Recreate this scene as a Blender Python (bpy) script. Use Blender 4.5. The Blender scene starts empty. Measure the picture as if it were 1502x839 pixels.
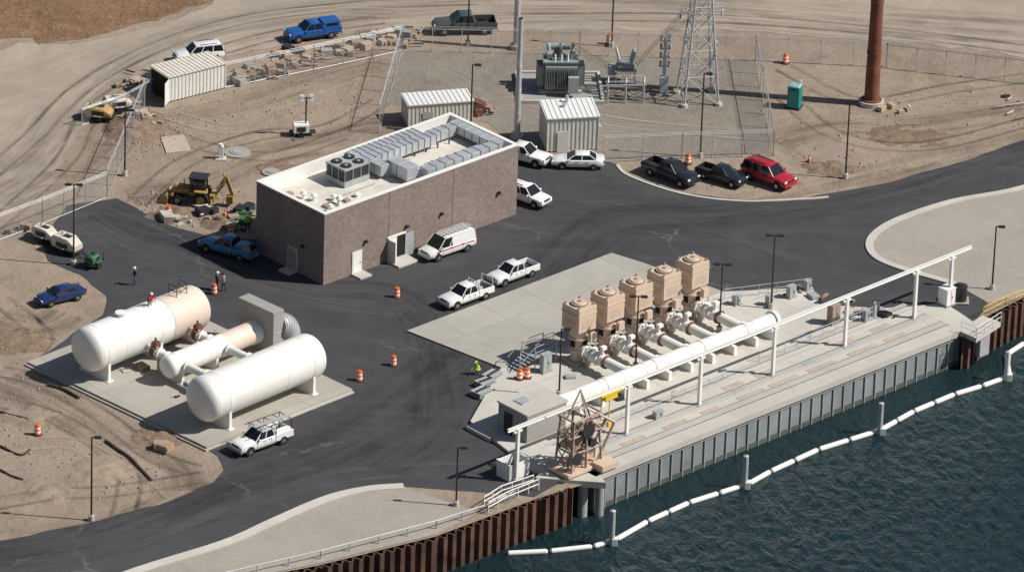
import bpy, math, random, bmesh
from mathutils import Vector, Matrix, noise as mnoise
random.seed(7)
rad=math.radians
# ------------------------------------------------------------------ survey: photo measurements -> site plan
W,H=1502.0,839.0
F=9900.0; DIST=600.0; DEP=rad(25.5); ROLL=rad(2.0)
CAM=Vector((0,-DIST*math.cos(DEP),DIST*math.sin(DEP)))
R=Matrix.Rotation(math.pi/2-DEP,3,'X') @ Matrix.Rotation(ROLL,3,'Z')
def P(u,v,z=0.0):
    d=R@Vector(((u-W/2)/F,-(v-H/2)/F,-1.0)); t=(z-CAM.z)/d.z
    return CAM+d*t
def hm(u,v,px):
    b=P(u,v); return px/(F/(b-CAM).length*math.cos(DEP))
def xy(v): return Vector((v.x,v.y,0))
scene=bpy.context.scene
cam=bpy.data.cameras.new('camera'); co=bpy.data.objects.new('camera',cam); scene.collection.objects.link(co)
co.location=CAM; co.rotation_euler=R.to_euler(); cam.sensor_width=36; cam.lens=F*36/W
cam.clip_start=10; cam.clip_end=20000; scene.camera=co
# ------------------------------------------------------------------ light
w=bpy.data.worlds.new('World'); scene.world=w; w.use_nodes=True
nt=w.node_tree; bg=nt.nodes['Background']; sk=nt.nodes.new('ShaderNodeTexSky'); sk.sky_type='NISHITA'; sk.sun_disc=False
EL=rad(45); AZ=rad(-6)
sk.sun_elevation=EL; sk.sun_rotation=rad(96); sk.dust_density=1.5
nt.links.new(sk.outputs[0],bg.inputs[0]); bg.inputs[1].default_value=0.055
sd=bpy.data.lights.new('sun','SUN'); sd.energy=5.0; sd.angle=rad(0.5); sd.color=(1,0.96,0.90)
so=bpy.data.objects.new('sun',sd); scene.collection.objects.link(so)
s=Vector((math.cos(EL)*math.cos(AZ),math.cos(EL)*math.sin(AZ),math.sin(EL)))
so.rotation_euler=s.to_track_quat('Z','Y').to_euler(); so.location=(100,0,150)
scene.view_settings.view_transform='Standard'
scene.view_settings.look='None'; scene.view_settings.exposure=0
# ------------------------------------------------------------------ materials
MC={}
class N:
    def __init__(s,name):
        s.m=bpy.data.materials.new(name); s.m.use_nodes=True; s.t=s.m.node_tree
        s.b=s.t.nodes['Principled BSDF']; s.out=s.t.nodes['Material Output']
        s.g=s.t.nodes.new('ShaderNodeNewGeometry')
    def l(s,a,b): s.t.links.new(a,b)
    def noise(s,scale,detail=5,rough=.55,vec=None,dist=0):
        n=s.t.nodes.new('ShaderNodeTexNoise'); n.inputs['Scale'].default_value=scale; n.inputs['Detail'].default_value=detail
        n.inputs['Roughness'].default_value=rough; n.inputs['Distortion'].default_value=dist
        s.l(vec if vec else s.g.outputs['Position'],n.inputs['Vector']); return n.outputs[0]
    def mapv(s,src,sc,rz=0):
        n=s.t.nodes.new('ShaderNodeMapping'); n.inputs['Scale'].default_value=sc; n.inputs['Rotation'].default_value=(0,0,rz)
        s.l(src,n.inputs['Vector']); return n.outputs[0]
    def ramp(s,src,stops):
        n=s.t.nodes.new('ShaderNodeValToRGB'); e=n.color_ramp.elements
        while len(e)<len(stops): e.new(0.5)
        for i,(p,c) in enumerate(stops):
            e[i].position=p; e[i].color=(c,c,c,1) if not hasattr(c,'__len__') else (*c,1)
        s.l(src,n.inputs[0]); return n.outputs[0]
    def mix(s,f,a,b,mode='MIX'):
        n=s.t.nodes.new('ShaderNodeMix'); n.data_type='RGBA'; n.blend_type=mode
        def setin(i,v):
            if hasattr(v,'is_linked'): s.l(v,n.inputs[i])
            elif hasattr(v,'__len__'): n.inputs[i].default_value=(*v,1)
            else: n.inputs[i].default_value=v
        setin(0,f); setin(6,a); setin(7,b); return n.outputs[2]
    def bump(s,src,st,dist=.05):
        n=s.t.nodes.new('ShaderNodeBump'); n.inputs['Strength'].default_value=st; n.inputs['Distance'].default_value=dist
        s.l(src,n.inputs['Height']); s.l(n.outputs[0],s.b.inputs['Normal'])
def cl(c,k): return tuple(max(0,min(1,x*k)) for x in c)
def mat(name,col,rough=.6,metal=0,var=.12,scale=1.5,bump=0,bscale=12,coat=0,stain=0,staincol=(.12,.08,.05)):
    if name in MC: return MC[name]
    k=N(name); n=k.noise(scale,3,.6)
    c=k.ramp(n,[(.3,cl(col,1-var)),(.7,cl(col,1+var))])
    if stain:
        n2=k.noise(.9,5,.7); f=k.ramp(n2,[(.52,0),(.75,stain)]); c=k.mix(f,c,staincol)
    k.l(c,k.b.inputs['Base Color']); k.b.inputs['Roughness'].default_value=rough; k.b.inputs['Metallic'].default_value=metal
    if coat: k.b.inputs['Coat Weight'].default_value=coat; k.b.inputs['Coat Roughness'].default_value=.08
    if bump: k.bump(k.noise(bscale,3,.6),bump)
    MC[name]=k.m; return k.m
def dirtmat(name,a,b,c,sc=1.0,stone=.15,bumpd=.3,dark=.45):
    k=N(name); big=k.noise(.05*sc,4,.62,dist=1.5); mid=k.noise(.35*sc,5,.68); fine=k.noise(4,2,.7)
    col=k.mix(k.ramp(big,[(.35,0),(.65,1)]),a,b)
    col=k.mix(k.ramp(mid,[(.45,0),(.75,.6)]),col,c)
    col=k.mix(1.0,col,k.ramp(fine,[(.25,1-stone),(.5,1.0),(.8,1+stone*.7)]),'MULTIPLY')
    col=k.mix(k.ramp(k.noise(.14,5,.7,dist=1),[(.47,0),(.64,dark)]),col,cl(a,.60))
    k.l(col,k.b.inputs['Base Color']); k.b.inputs['Roughness'].default_value=.95; k.b.inputs['Specular IOR Level'].default_value=.12
    k.bump(mid,.85,bumpd)
    MC[name]=k.m; return k.m
M_dirt=dirtmat('dirt_ground',(.325,.258,.198),(.275,.22,.172),(.37,.30,.235),bumpd=.4)
M_field=dirtmat('dry_field',(.25,.15,.09),(.19,.115,.068),(.34,.23,.145),1.6,stone=.5,bumpd=.5)
M_gravel=dirtmat('gravel_yard',(.245,.218,.185),(.215,.19,.16),(.285,.252,.215),1.5,stone=.22,dark=.25)
M_gravel2=dirtmat('pale_gravel',(.36,.33,.282),(.33,.302,.258),(.39,.36,.31),1.5,stone=.14,bumpd=.08,dark=.15)
M_road=dirtmat('dirt_road',(.39,.335,.272),(.33,.28,.225),(.43,.37,.305),.7,stone=.1,bumpd=.2,dark=.35)
def asphaltmat():
    k=N('asphalt'); big=k.noise(.06,5,.65,dist=2); mid=k.noise(.4,5,.7); fine=k.noise(9,2,.7)
    st=k.noise(1,4,.6,vec=k.mapv(k.g.outputs['Position'],(.05,.7,1),rad(-40)))
    st2=k.noise(1,4,.6,vec=k.mapv(k.g.outputs['Position'],(.8,.04,1),rad(-30)))
    col=k.mix(k.ramp(big,[(.35,0),(.7,1)]),(.048,.048,.054),(.066,.066,.070))
    col=k.mix(k.ramp(mid,[(.5,0),(.8,.32)]),col,(.105,.101,.096))
    col=k.mix(k.ramp(st,[(.5,0),(.72,.25)]),col,(.105,.102,.098))
    col=k.mix(k.ramp(st2,[(.52,0),(.75,.22)]),col,(.036,.036,.041))
    cr=k.t.nodes.new('ShaderNodeTexVoronoi'); cr.feature='DISTANCE_TO_EDGE'; cr.inputs['Scale'].default_value=.05
    wv=k.t.nodes.new('ShaderNodeVectorMath'); wv.operation='MULTIPLY_ADD'; wn=k.t.nodes.new('ShaderNodeTexNoise'); wn.inputs['Scale'].default_value=.3; wn.inputs['Detail'].default_value=5
    k.l(k.g.outputs['Position'],wn.inputs['Vector']); k.l(wn.outputs[1],wv.inputs[0]); wv.inputs[1].default_value=(6,6,0); k.l(k.g.outputs['Position'],wv.inputs[2]); k.l(wv.outputs[0],cr.inputs['Vector'])
    crk=k.mix(1.0,k.ramp(cr.outputs[0],[(0,.6),(.006,0)]),k.ramp(k.noise(.07,2,.5),[(.48,0),(.58,1)]),'MULTIPLY')
    col=k.mix(crk,col,(.18,.175,.17))
    col=k.mix(1.0,col,k.ramp(fine,[(.2,.8),(.8,1.2)]),'MULTIPLY')
    k.l(col,k.b.inputs['Base Color']); k.b.inputs['Roughness'].default_value=.85; k.b.inputs['Specular IOR Level'].default_value=.3
    return k.m
M_asph=asphaltmat()
def concmat(name,a,var=.12,panel=True,rot=0,ps=4.0):
    k=N(name); big=k.noise(.15,4,.65,dist=1); mid=k.noise(1.2,5,.7); fine=k.noise(12,2,.6)
    col=k.mix(k.ramp(big,[(.3,0),(.7,1)]),cl(a,1-var),cl(a,1+var*.6))
    col=k.mix(k.ramp(mid,[(.5,0),(.8,.45)]),col,cl(a,.74))
    col=k.mix(1.0,col,k.ramp(fine,[(.2,.93),(.8,1.05)]),'MULTIPLY')
    if panel:
        b=k.t.nodes.new('ShaderNodeTexBrick'); b.offset=0; b.inputs['Scale'].default_value=1
        b.inputs['Brick Width'].default_value=ps; b.inputs['Row Height'].default_value=ps; b.inputs['Mortar Size'].default_value=.025
        b.inputs['Color1'].default_value=(1,1,1,1); b.inputs['Color2'].default_value=(.95,.95,.94,1); b.inputs['Mortar'].default_value=(.62,.6,.57,1)
        k.l(k.mapv(k.g.outputs['Position'],(1,1,1),rot),b.inputs['Vector'])
        col=k.mix(1.0,col,b.outputs[0],'MULTIPLY')
    k.l(col,k.b.inputs['Base Color']); k.b.inputs['Roughness'].default_value=.85; k.b.inputs['Specular IOR Level'].default_value=.25
    MC[name]=k.m; return k.m
EP=(xy(P(1430,475,.3))-xy(P(865,700,.3))).normalized(); EN=Vector((-EP.y,EP.x,0))  # along quay / to land
RP=math.atan2(EP.y,EP.x)
M_conc=concmat('concrete_deck',(.55,.525,.475),rot=-RP)
M_apron=concmat('concrete_apron',(.42,.40,.355),rot=-RP,ps=5)
M_concp=concmat('concrete_plain',(.50,.475,.43),panel=False)
M_band=concmat('concrete_band',(.45,.43,.395),panel=False)
M_concd=concmat('concrete_grey',(.34,.335,.315),panel=False)
M_kerb=concmat('kerb_concrete',(.54,.51,.455),panel=False)
M_panel=concmat('quay_panel',(.24,.265,.28),panel=False,var=.3)
M_wet=concmat('wet_concrete',(.10,.11,.10),panel=False,var=.3)
M_white=mat('white_paint',(.80,.79,.75),.4,0,.04,.6,stain=.12,staincol=(.5,.45,.38))
M_tankw=mat('tank_white',(.80,.785,.735),.42,0,.03,.3,stain=.10,staincol=(.58,.53,.45))
M_beige=mat('beige_primer',(.68,.56,.475),.55,0,.05,.5,stain=.15,staincol=(.55,.43,.35))
M_tan=mat('tan_motor',(.60,.465,.355),.5,0,.06,.6,stain=.2,staincol=(.42,.32,.25))
M_tand=mat('tan_dark',(.35,.265,.205),.6,0,.1)
M_rig=mat('rig_tan',(.40,.30,.23),.6,0,.25,2,stain=.5,staincol=(.2,.11,.07))
M_rust=mat('rust_steel',(.17,.062,.035),.8,0,.3,.8,bump=.3)
M_rustb=mat('rust_pile',(.10,.05,.033),.85,0,.5,.7,bump=.4)
M_galv=mat('galvanised',(.52,.53,.54),.5,.4,.12,1)
M_duct=mat('duct_metal',(.58,.60,.63),.42,.45,.14,.5)
M_grey=mat('grey_paint',(.36,.38,.38),.5,0,.1)
M_trans=mat('transformer_grey',(.28,.305,.30),.55,0,.12)
M_dark=mat('dark_metal',(.03,.03,.032),.5,0,.2)
M_black=mat('tyre_rubber',(.018,.018,.019),.85,0,.2)
M_bronze=mat('bronze_pole',(.035,.028,.025),.5,0,.1)
M_glass=mat('dark_glass',(.012,.016,.02),.06,0,.1)
M_hub=mat('wheel_hub',(.45,.45,.46),.3,.8,.05)
M_red=mat('red_lens',(.4,.01,.01),.3,0,.05); M_lamp=mat('headlamp',(.75,.77,.8),.15,0,.03)
M_orange=mat('barrel_orange',(.80,.15,.035),.5,0,.08); M_refl=mat('barrel_white',(.8,.8,.78),.4,0,.05)
M_yel=mat('machine_yellow',(.40,.26,.09),.6,0,.2,stain=.6,staincol=(.18,.13,.09))
M_hoist=mat('hoist_yellow',(.75,.5,.04),.5,0,.08)
M_wood=mat('weathered_wood',(.33,.23,.15),.8,0,.25,3)
M_insul=mat('insulator_grey',(.36,.40,.44),.3,0,.05)
M_hose=mat('brown_hose',(.05,.038,.03),.8,0,.3)
M_teal=mat('toilet_teal',(.01,.20,.19),.5,0,.06)
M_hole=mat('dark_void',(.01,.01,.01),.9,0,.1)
M_tancover=mat('tan_cover',(.44,.37,.31),.8,0,.12)
M_ribsteel=mat('painted_steel_cladding',(.64,.63,.57),.5,0,.06)
M_stone=mat('stone',(.33,.28,.23),.9,0,.35,3)
def chainmat():
    k=N('chain_link'); tr=k.t.nodes.new('ShaderNodeBsdfTransparent'); mx=k.t.nodes.new('ShaderNodeMixShader')
    k.b.inputs['Base Color'].default_value=(.45,.45,.45,1); k.b.inputs['Roughness'].default_value=.5; mx.inputs[0].default_value=.13
    k.l(tr.outputs[0],mx.inputs[1]); k.l(k.b.outputs[0],mx.inputs[2]); k.l(mx.outputs[0],k.out.inputs[0]); return k.m
M_chain=chainmat()
def blockmat():
    k=N('split_face_block'); b=k.t.nodes.new('ShaderNodeTexBrick')
    b.inputs['Scale'].default_value=1; b.inputs['Brick Width'].default_value=.42; b.inputs['Row Height'].default_value=.21; b.inputs['Mortar Size'].default_value=.012
    b.inputs['Color1'].default_value=(.30,.235,.205,1); b.inputs['Color2'].default_value=(.245,.19,.165,1); b.inputs['Mortar'].default_value=(.17,.14,.12,1)
    uv=k.t.nodes.new('ShaderNodeUVMap'); k.l(uv.outputs[0],b.inputs['Vector'])
    c=k.mix(1.0,b.outputs[0],k.ramp(k.noise(2.5,5,.7),[(.25,.8),(.8,1.2)]),'MULTIPLY')
    c=k.mix(1.0,c,k.ramp(k.noise(.25,3,.6),[(.3,.9),(.7,1.08)]),'MULTIPLY')
    k.l(c,k.b.inputs['Base Color']); k.b.inputs['Roughness'].default_value=.95; k.bump(k.noise(7,4,.8),.7,.08); return k.m
M_block=blockmat()
def watermat():
    k=N('river_water'); v=k.mapv(k.g.outputs['Position'],(1,.6,1),rad(25))
    a=k.noise(.95,5,.58,vec=v,dist=.5); b=k.noise(.25,2,.5,vec=v); 
    k.b.inputs['Roughness'].default_value=.1; k.b.inputs['IOR'].default_value=1.33
    c=k.ramp(k.noise(.03,4,.6),[(.3,(.006,.021,.027)),(.7,(.011,.031,.037))]); k.l(c,k.b.inputs['Base Color'])
    h=k.mix(.35,a,b); k.bump(h,1.0,.95); return k.m
M_water=watermat()
def paint(name,col):
    return mat('paint_'+name,col,.28,0,.03,.8,coat=.5)
PW=paint('white',(.78,.78,.77)); PBK=paint('black',(.014,.018,.026)); PR=paint('red',(.40,.018,.035)); PB=paint('blue',(.015,.10,.34)); PNB=paint('navy',(.012,.035,.12))
PLB=paint('lightblue',(.06,.19,.34)); PG=paint('darkgreen',(.07,.085,.08)); PDK=paint('darkgrey',(.015,.022,.028))
# ------------------------------------------------------------------ geometry kit
F6=[(3,2,1,0),(4,5,6,7),(0,1,5,4),(1,2,6,5),(2,3,7,6),(3,0,4,7)]
class Asset:
    def __init__(s,name,loc=(0,0,0),rz=0,sc=1):
        s.name=name; s.loc=Vector(loc); s.rz=rz; s.p={}; s.sc=sc
    def geo(s,part,m,vs,fs,bevel=0,uv=None):
        p=s.p.setdefault(part,{'m':m,'v':[],'f':[],'b':bevel,'uv':uv})
        o=len(p['v']); p['v']+=[tuple(v) for v in vs]; p['f']+=[tuple(i+o for i in f) for f in fs]
    def box(s,part,m,c,size,rz=0,bevel=0,taper=(1,1),rx=0,ry=0):
        sx,sy,sz=[q/2 for q in size]; M=Matrix.Rotation(rz,3,'Z')@Matrix.Rotation(ry,3,'Y')@Matrix.Rotation(rx,3,'X'); c=Vector(c)
        vs=[]
        for z in (-1,1):
            tx,ty=taper if z>0 else (1,1)
            for x,y in ((-1,-1),(1,-1),(1,1),(-1,1)): vs.append(c+M@Vector((x*sx*tx,y*sy*ty,z*sz)))
        s.geo(part,m,vs,F6,bevel)
    def rev(s,part,m,p0,d,prof,n=20):
        p0=Vector(p0); d=Vector(d).normalized(); a=Vector((0,0,1)) if abs(d.z)<.9 else Vector((1,0,0))
        x=d.cross(a).normalized(); y=d.cross(x)
        vs=[];fs=[]
        for t,r in prof:
            for i in range(n):
                q=2*math.pi*i/n; vs.append(p0+d*t+(x*math.cos(q)+y*math.sin(q))*max(r,1e-4))
        for j in range(len(prof)-1):
            for i in range(n):
                i2=(i+1)%n; fs.append((j*n+i,j*n+i2,(j+1)*n+i2,(j+1)*n+i))
        fs.append(tuple(range(n-1,-1,-1))); fs.append(tuple((len(prof)-1)*n+i for i in range(n)))
        s.geo(part,m,vs,fs)
    def cyl(s,part,m,a,b,r,r2=None,n=14):
        a=Vector(a); b=Vector(b); s.rev(part,m,a,b-a,[(0,r),((b-a).length,r if r2 is None else r2)],n)
    def ell(s,part,m,c,r,n=14,k=8):
        c=Vector(c); vs=[];fs=[]
        for j in range(k+1):
            t=math.pi*j/k
            for i in range(n):
                q=2*math.pi*i/n; vs.append(c+Vector((r[0]*max(math.sin(t),1e-3)*math.cos(q),r[1]*max(math.sin(t),1e-3)*math.sin(q),r[2]*math.cos(t))))
        for j in range(k):
            for i in range(n):
                i2=(i+1)%n; fs.append((j*n+i,(j+1)*n+i,(j+1)*n+i2,j*n+i2))
        s.geo(part,m,vs,fs)
    def tube(s,part,m,pts,r,n=10):
        pts=[Vector(p) for p in pts]
        for a,b in zip(pts,pts[1:]): s.cyl(part,m,a,b,r,n=n)
        for q in pts[1:-1]: s.ell(part,m,q,(r,r,r),n,6)
    def prism(s,part,m,pts,z0,z1,bevel=0):
        n=len(pts); vs=[(p[0],p[1],z0) for p in pts]+[(p[0],p[1],z1) for p in pts]
        fs=[tuple(range(n-1,-1,-1)),tuple(range(n,2*n))]+[(i,(i+1)%n,n+(i+1)%n,n+i) for i in range(n)]
        s.geo(part,m,vs,fs,bevel)
    def loft(s,part,m,rings,bevel=0):
        n=len(rings[0]); vs=[p for r in rings for p in r]; fs=[]
        for j in range(len(rings)-1):
            for i in range(n):
                i2=(i+1)%n; fs.append((j*n+i,j*n+i2,(j+1)*n+i2,(j+1)*n+i))
        fs.append(tuple(range(n-1,-1,-1))); fs.append(tuple((len(rings)-1)*n+i for i in range(n)))
        s.geo(part,m,vs,fs,bevel)
    def done(s):
        root=None; single=len(s.p)==1
        if not single:
            root=bpy.data.objects.new(s.name,None); root.location=s.loc; root.rotation_euler=(0,0,s.rz); root.scale=(s.sc,)*3
            root.empty_display_size=.3; scene.collection.objects.link(root)
        for pn,p in s.p.items():
            me=bpy.data.meshes.new(pn); me.from_pydata(p['v'],[],p['f']); me.update()
            bm=bmesh.new(); bm.from_mesh(me); bmesh.ops.recalc_face_normals(bm,faces=bm.faces)
            if p['b']:
                bmesh.ops.bevel(bm,geom=list(bm.edges),offset=p['b'],segments=2,affect='EDGES',clamp_overlap=True)
            bm.to_mesh(me); bm.free()
            me.polygons.foreach_set('use_smooth',[True]*len(me.polygons)); me.set_sharp_from_angle(angle=.7)
            me.materials.append(p['m'])
            o=bpy.data.objects.new(s.name if single else pn,me); scene.collection.objects.link(o)
            if single: o.location=s.loc; o.rotation_euler=(0,0,s.rz); o.scale=(s.sc,)*3
            else: o.parent=root
            if pn=='block_walls':
                uvl=me.uv_layers.new(name='UVMap')
                for poly in me.polygons:
                    nn=poly.normal
                    for li in poly.loop_indices:
                        v=me.vertices[me.loops[li].vertex_index].co
                        uvl.data[li].uv=(v.x if abs(nn.y)>.5 else v.y,v.z)
        return root
def catm(pts,k=6,closed=False):
    n=len(pts); out=[]
    rng=range(n) if closed else range(n-1)
    for i in rng:
        g=(lambda j: pts[j%n]) if closed else (lambda j: pts[max(0,min(n-1,j))])
        a,b,c,d=[Vector(g(i+q)) for q in (-1,0,1,2)]
        for j in range(k):
            t=j/k; out.append(.5*((2*b)+(c-a)*t+(2*a-5*b+4*c-d)*t*t+(3*b-a-3*c+d)*t**3))
    if not closed: out.append(Vector(pts[-1]))
    return out
def sheet(name,pts,z,m,jit=0,smooth=0):
    pts=[Vector((p[0],p[1],0)) for p in pts]
    if smooth: pts=catm(pts,smooth,True)
    if jit:
        out=[]
        for a,b in zip(pts,pts[1:]+pts[:1]):
            L=(b-a).length; k=1 if L>150 else max(1,int(L/1.2)); 
            for i in range(k): p=a.lerp(b,i/k); out.append(p+Vector((random.uniform(-jit,jit),random.uniform(-jit,jit),0)))
        pts=out
    bm=bmesh.new(); vs=[bm.verts.new((p.x,p.y,z)) for p in pts]; f=bm.faces.new(vs)
    bm.normal_update()
    if f.normal.z<0: f.normal_flip()
    bmesh.ops.triangulate(bm,faces=[f])
    me=bpy.data.meshes.new(name); bm.to_mesh(me); bm.free(); me.materials.append(m)
    o=bpy.data.objects.new(name,me); scene.collection.objects.link(o); return o
def PX(l,z=0): return [P(u,v,z) for u,v in l]
def inside(p,poly):
    c=False; n=len(poly)
    for i in range(n):
        a=poly[i]; b=poly[i-1]
        if (a.y>p.y)!=(b.y>p.y) and p.x<(b.x-a.x)*(p.y-a.y)/(b.y-a.y)+a.x: c=not c
    return c
def strip(name,pts,width,z0,z1,m,smooth=6):
    pts=[xy(p) for p in pts]
    if smooth: pts=catm(pts,smooth)
    a=Asset(name); L=[];Rr=[]
    for i,p in enumerate(pts):
        t=(pts[min(i+1,len(pts)-1)]-pts[max(i-1,0)]).normalized(); nn=Vector((-t.y,t.x,0)); L.append(p+nn*width/2); Rr.append(p-nn*width/2)
    rings=[[(l.x,l.y,z0),(l.x,l.y,z1),(r.x,r.y,z1),(r.x,r.y,z0)] for l,r in zip(L,Rr)]
    a.loft(name,m,rings); return a.done()
RZ=[0.05]
def trackmat(name,col,amax=.7,streak=8,lo=.42):
    k=N(name); tc=k.t.nodes.new('ShaderNodeUVMap')
    v=k.mapv(tc.outputs[0],(.06,streak,1)); n=k.noise(1,4,.65,vec=v)
    sep=k.t.nodes.new('ShaderNodeSeparateXYZ'); k.l(tc.outputs[0],sep.inputs[0])
    edge=k.ramp(sep.outputs[1],[(0,0),(.25,1),(.75,1),(1,0)])
    al=k.mix(1.0,k.ramp(n,[(lo,0),(lo+.26,amax)]),edge,'MULTIPLY')
    al=k.mix(1.0,al,k.ramp(k.noise(.25,4,.7),[(.3,.3),(.6,1)]),'MULTIPLY')
    k.b.inputs['Base Color'].default_value=(*col,1); k.b.inputs['Roughness'].default_value=.95; k.b.inputs['Specular IOR Level'].default_value=.1
    tr=k.t.nodes.new('ShaderNodeBsdfTransparent'); mx=k.t.nodes.new('ShaderNodeMixShader')
    k.l(al,mx.inputs[0]); k.l(tr.outputs[0],mx.inputs[1]); k.l(k.b.outputs[0],mx.inputs[2]); k.l(mx.outputs[0],k.out.inputs[0]); return k.m
def ribbon(name,px,width,m,offs=(0,)):
    pts=catm([xy(p) for p in PX(px)],8); z=RZ[0]; RZ[0]+=.002
    vs=[];fs=[];uvs=[]
    for of in offs:
        d=0; o0=len(vs)
        for i,p in enumerate(pts):
            t=(pts[min(i+1,len(pts)-1)]-pts[max(i-1,0)]).normalized(); nn=Vector((-t.y,t.x,0))
            if i: d+=(p-pts[i-1]).length
            for q in range(2): vs.append(tuple((p+nn*(of+width*(q-.5))).to_2d())+(z,)); uvs.append((d+of*7,q))
        for i in range(len(pts)-1): fs.append((o0+2*i,o0+2*i+2,o0+2*i+3,o0+2*i+1))
    me=bpy.data.meshes.new(name); me.from_pydata(vs,[],fs); ul=me.uv_layers.new(name='UVMap')
    for l in me.loops: ul.data[l.index].uv=uvs[l.vertex_index]
    me.materials.append(m); o=bpy.data.objects.new(name,me); scene.collection.objects.link(o)
# ------------------------------------------------------------------ ground
ZD=.30; ZW=-3.2
shore=PX([(0,945),(300,862),(470,828),(640,786),(790,730),(850,712)])+PX([(1425,482),(1440,468),(1502,436)])
dl=(shore[0]-shore[1]).normalized(); dr=(shore[-1]-shore[-2]).normalized()
far=[shore[0]+dl*4000]+shore+[shore[-1]+dr*4000]
sheet('ground',far+[Vector((6000,7000,0)),Vector((-6000,7000,0))],0,M_dirt)
sheet('water',[(-6000,-6000),(6000,-6000),(6000,6000),(-6000,6000)],ZW,M_water)
sheet('dry_field',PX([(-400,110),(0,58),(60,66),(140,52),(215,34),(280,12),(340,-30),(420,-300),(-600,-300)]),.03,M_field,jit=.45,smooth=5)
sheet('dirt_road_surface',PX([(-200,160),(0,72),(110,66),(220,42),(310,8),(420,-70),(1700,-90),(1700,92),(1400,70),(1120,48),(900,44),(640,46),(560,40),(420,66),(330,84),(225,122),(140,170),(90,240),(60,292),(-10,310),(-200,360)]),.02,M_road,jit=.4,smooth=4)
sheet('gravel_yard',PX([(594,76),(1105,90),(1132,228),(885,238),(757,212),(720,182),(600,160),(560,150)]),.02,M_gravel,jit=.15)
asph=PX([(96,302),(172,291),(236,326),(300,346),(374,352),(560,262),(757,226),(882,236),(905,241),(925,258),(1000,283),(1085,294),(1180,291),(1290,272),(1400,241),(1502,206),(1700,120),(1760,200),(1502,274),(1400,294),(1325,318),(1288,338),(1274,360),(1288,380),(1330,397),(1400,417),(1450,447),(1430,470),(865,690),(782,728),(590,713),(480,732),(330,797),(180,842),(0,930),(-150,960),(-150,830),(0,794),(130,767),(250,735),(312,708),(327,690),(320,668),(296,655),(44,534),(96,498),(150,462),(158,434),(118,404),(72,384),(62,358)])
sheet('asphalt_road',asph,.035,M_asph,jit=.12)
sheet('concrete_apron',PX([(597,487),(897,373),(945,388),(1062,430),(1150,470),(745,545)]),.15,M_apron)
sheet('pavement_area',PX([(590,714),(702,752),(640,784),(470,826),(300,860),(120,905),(180,842),(330,797),(480,732)]),.055,M_gravel2)
sheet('pavement_area',PX([(1700,208),(1502,277),(1400,296),(1325,320),(1288,340),(1275,360),(1288,380),(1330,397),(1400,417),(1450,445),(1502,434),(1700,345)]),.055,M_gravel2)
strip('kerb',PX([(1650,226),(1502,276),(1400,296),(1325,320),(1288,340),(1275,360),(1288,380),(1330,397),(1400,417)]),.7,0,.15,M_kerb)
strip('kerb',PX([(592,714),(540,718),(480,732),(400,766),(330,797),(180,845),(60,900)]),.9,0,.15,M_kerb)
strip('kerb',PX([(905,243),(925,260),(1000,285),(1085,296),(1180,293),(1215,290)]),.3,0,.12,M_kerb)
TD=trackmat('tyre_streak_dark',(.20,.16,.125),.5,9); TL=trackmat('tyre_streak_pale',(.48,.42,.34),.5,7); TA=trackmat('asphalt_streak_dark',(.032,.032,.036),.4,7); TDU=trackmat('dust_streak',(.2,.185,.165),.35,6); TG=trackmat('tread_dirt',(.17,.135,.105),.7,4)
TR=trackmat('wheel_rut',(.15,.115,.09),.6,.4,.3); TRP=trackmat('wheel_rut_pale',(.50,.43,.34),.5,.4,.3)
ribbon('tyre_tracks',[(-30,290),(60,240),(130,150),(230,80),(380,40),(560,18),(760,8),(1000,14),(1250,32),(1540,52)],11,TD)
ribbon('tyre_tracks',[(-30,150),(80,110),(220,60),(400,20),(640,-10)],8,TL)
ribbon('tyre_tracks',[(0,300),(50,270),(130,255),(220,180),(360,150),(480,110),(560,90)],5,TD)
ribbon('tyre_tracks',[(190,290),(300,270),(380,230),(480,210),(560,190),(640,200)],6,TG)
ribbon('tyre_tracks',[(1140,120),(1250,125),(1400,150),(1540,140)],6,TL)
ribbon('tyre_tracks',[(1140,210),(1220,190),(1350,185),(1520,160)],5,TG)
ribbon('tyre_tracks',[(640,100),(800,170),(960,190),(1120,170)],6,TL)
ribbon('tyre_tracks',[(0,560),(60,585),(160,640),(240,690),(250,720)],7,TG)
ribbon('tyre_tracks',[(0,700),(90,690),(180,655),(240,650)],7,TL)
ribbon('tyre_tracks',[(0,470),(60,480),(100,460)],6,TG)
for m_,px in ((TR,[(-20,340),(40,290),(100,230),(140,160),(240,105),(340,70),(430,48),(560,30)]),(TR,[(-20,260),(50,200),(120,130),(230,70),(360,30),(520,10),(700,2)]),(TRP,[(-20,220),(60,170),(160,100),(290,50),(450,20),(640,22),(900,20),(1200,45),(1540,70)]),
  (TR,[(640,34),(850,26),(1080,30),(1300,48),(1540,78)]),(TR,[(0,590),(80,612),(150,655),(190,700),(180,760)]),(TR,[(0,545),(60,560),(150,610),(230,670),(290,690)]),(TRP,[(0,660),(100,650),(180,690),(230,735)]),(TR,[(-10,740),(80,725),(170,720),(300,700)]),
  (TR,[(200,300),(270,240),(380,200),(480,190),(560,150)]),(TR,[(230,190),(300,215),(400,230),(500,200)]),(TRP,[(250,170),(340,190),(440,160),(540,120)]),(TR,[(1150,140),(1230,200),(1360,215),(1540,170)]),(TR,[(1150,100),(1260,150),(1400,130),(1540,110)]),(TR,[(0,440),(60,490),(50,520)]),(TRP,[(620,180),(760,150),(900,180),(1100,200)])):
    ribbon('wheel_ruts',px,.5,m_,(-.95,.95))
ribbon('asphalt_streaks',[(-40,815),(150,790),(330,715),(520,640),(690,520),(800,420),(900,330),(1080,315),(1300,270),(1540,205)],9,TA)
ribbon('asphalt_streaks',[(560,690),(640,620),(620,480),(560,430),(430,420),(250,350),(150,310)],6,TA)
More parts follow.
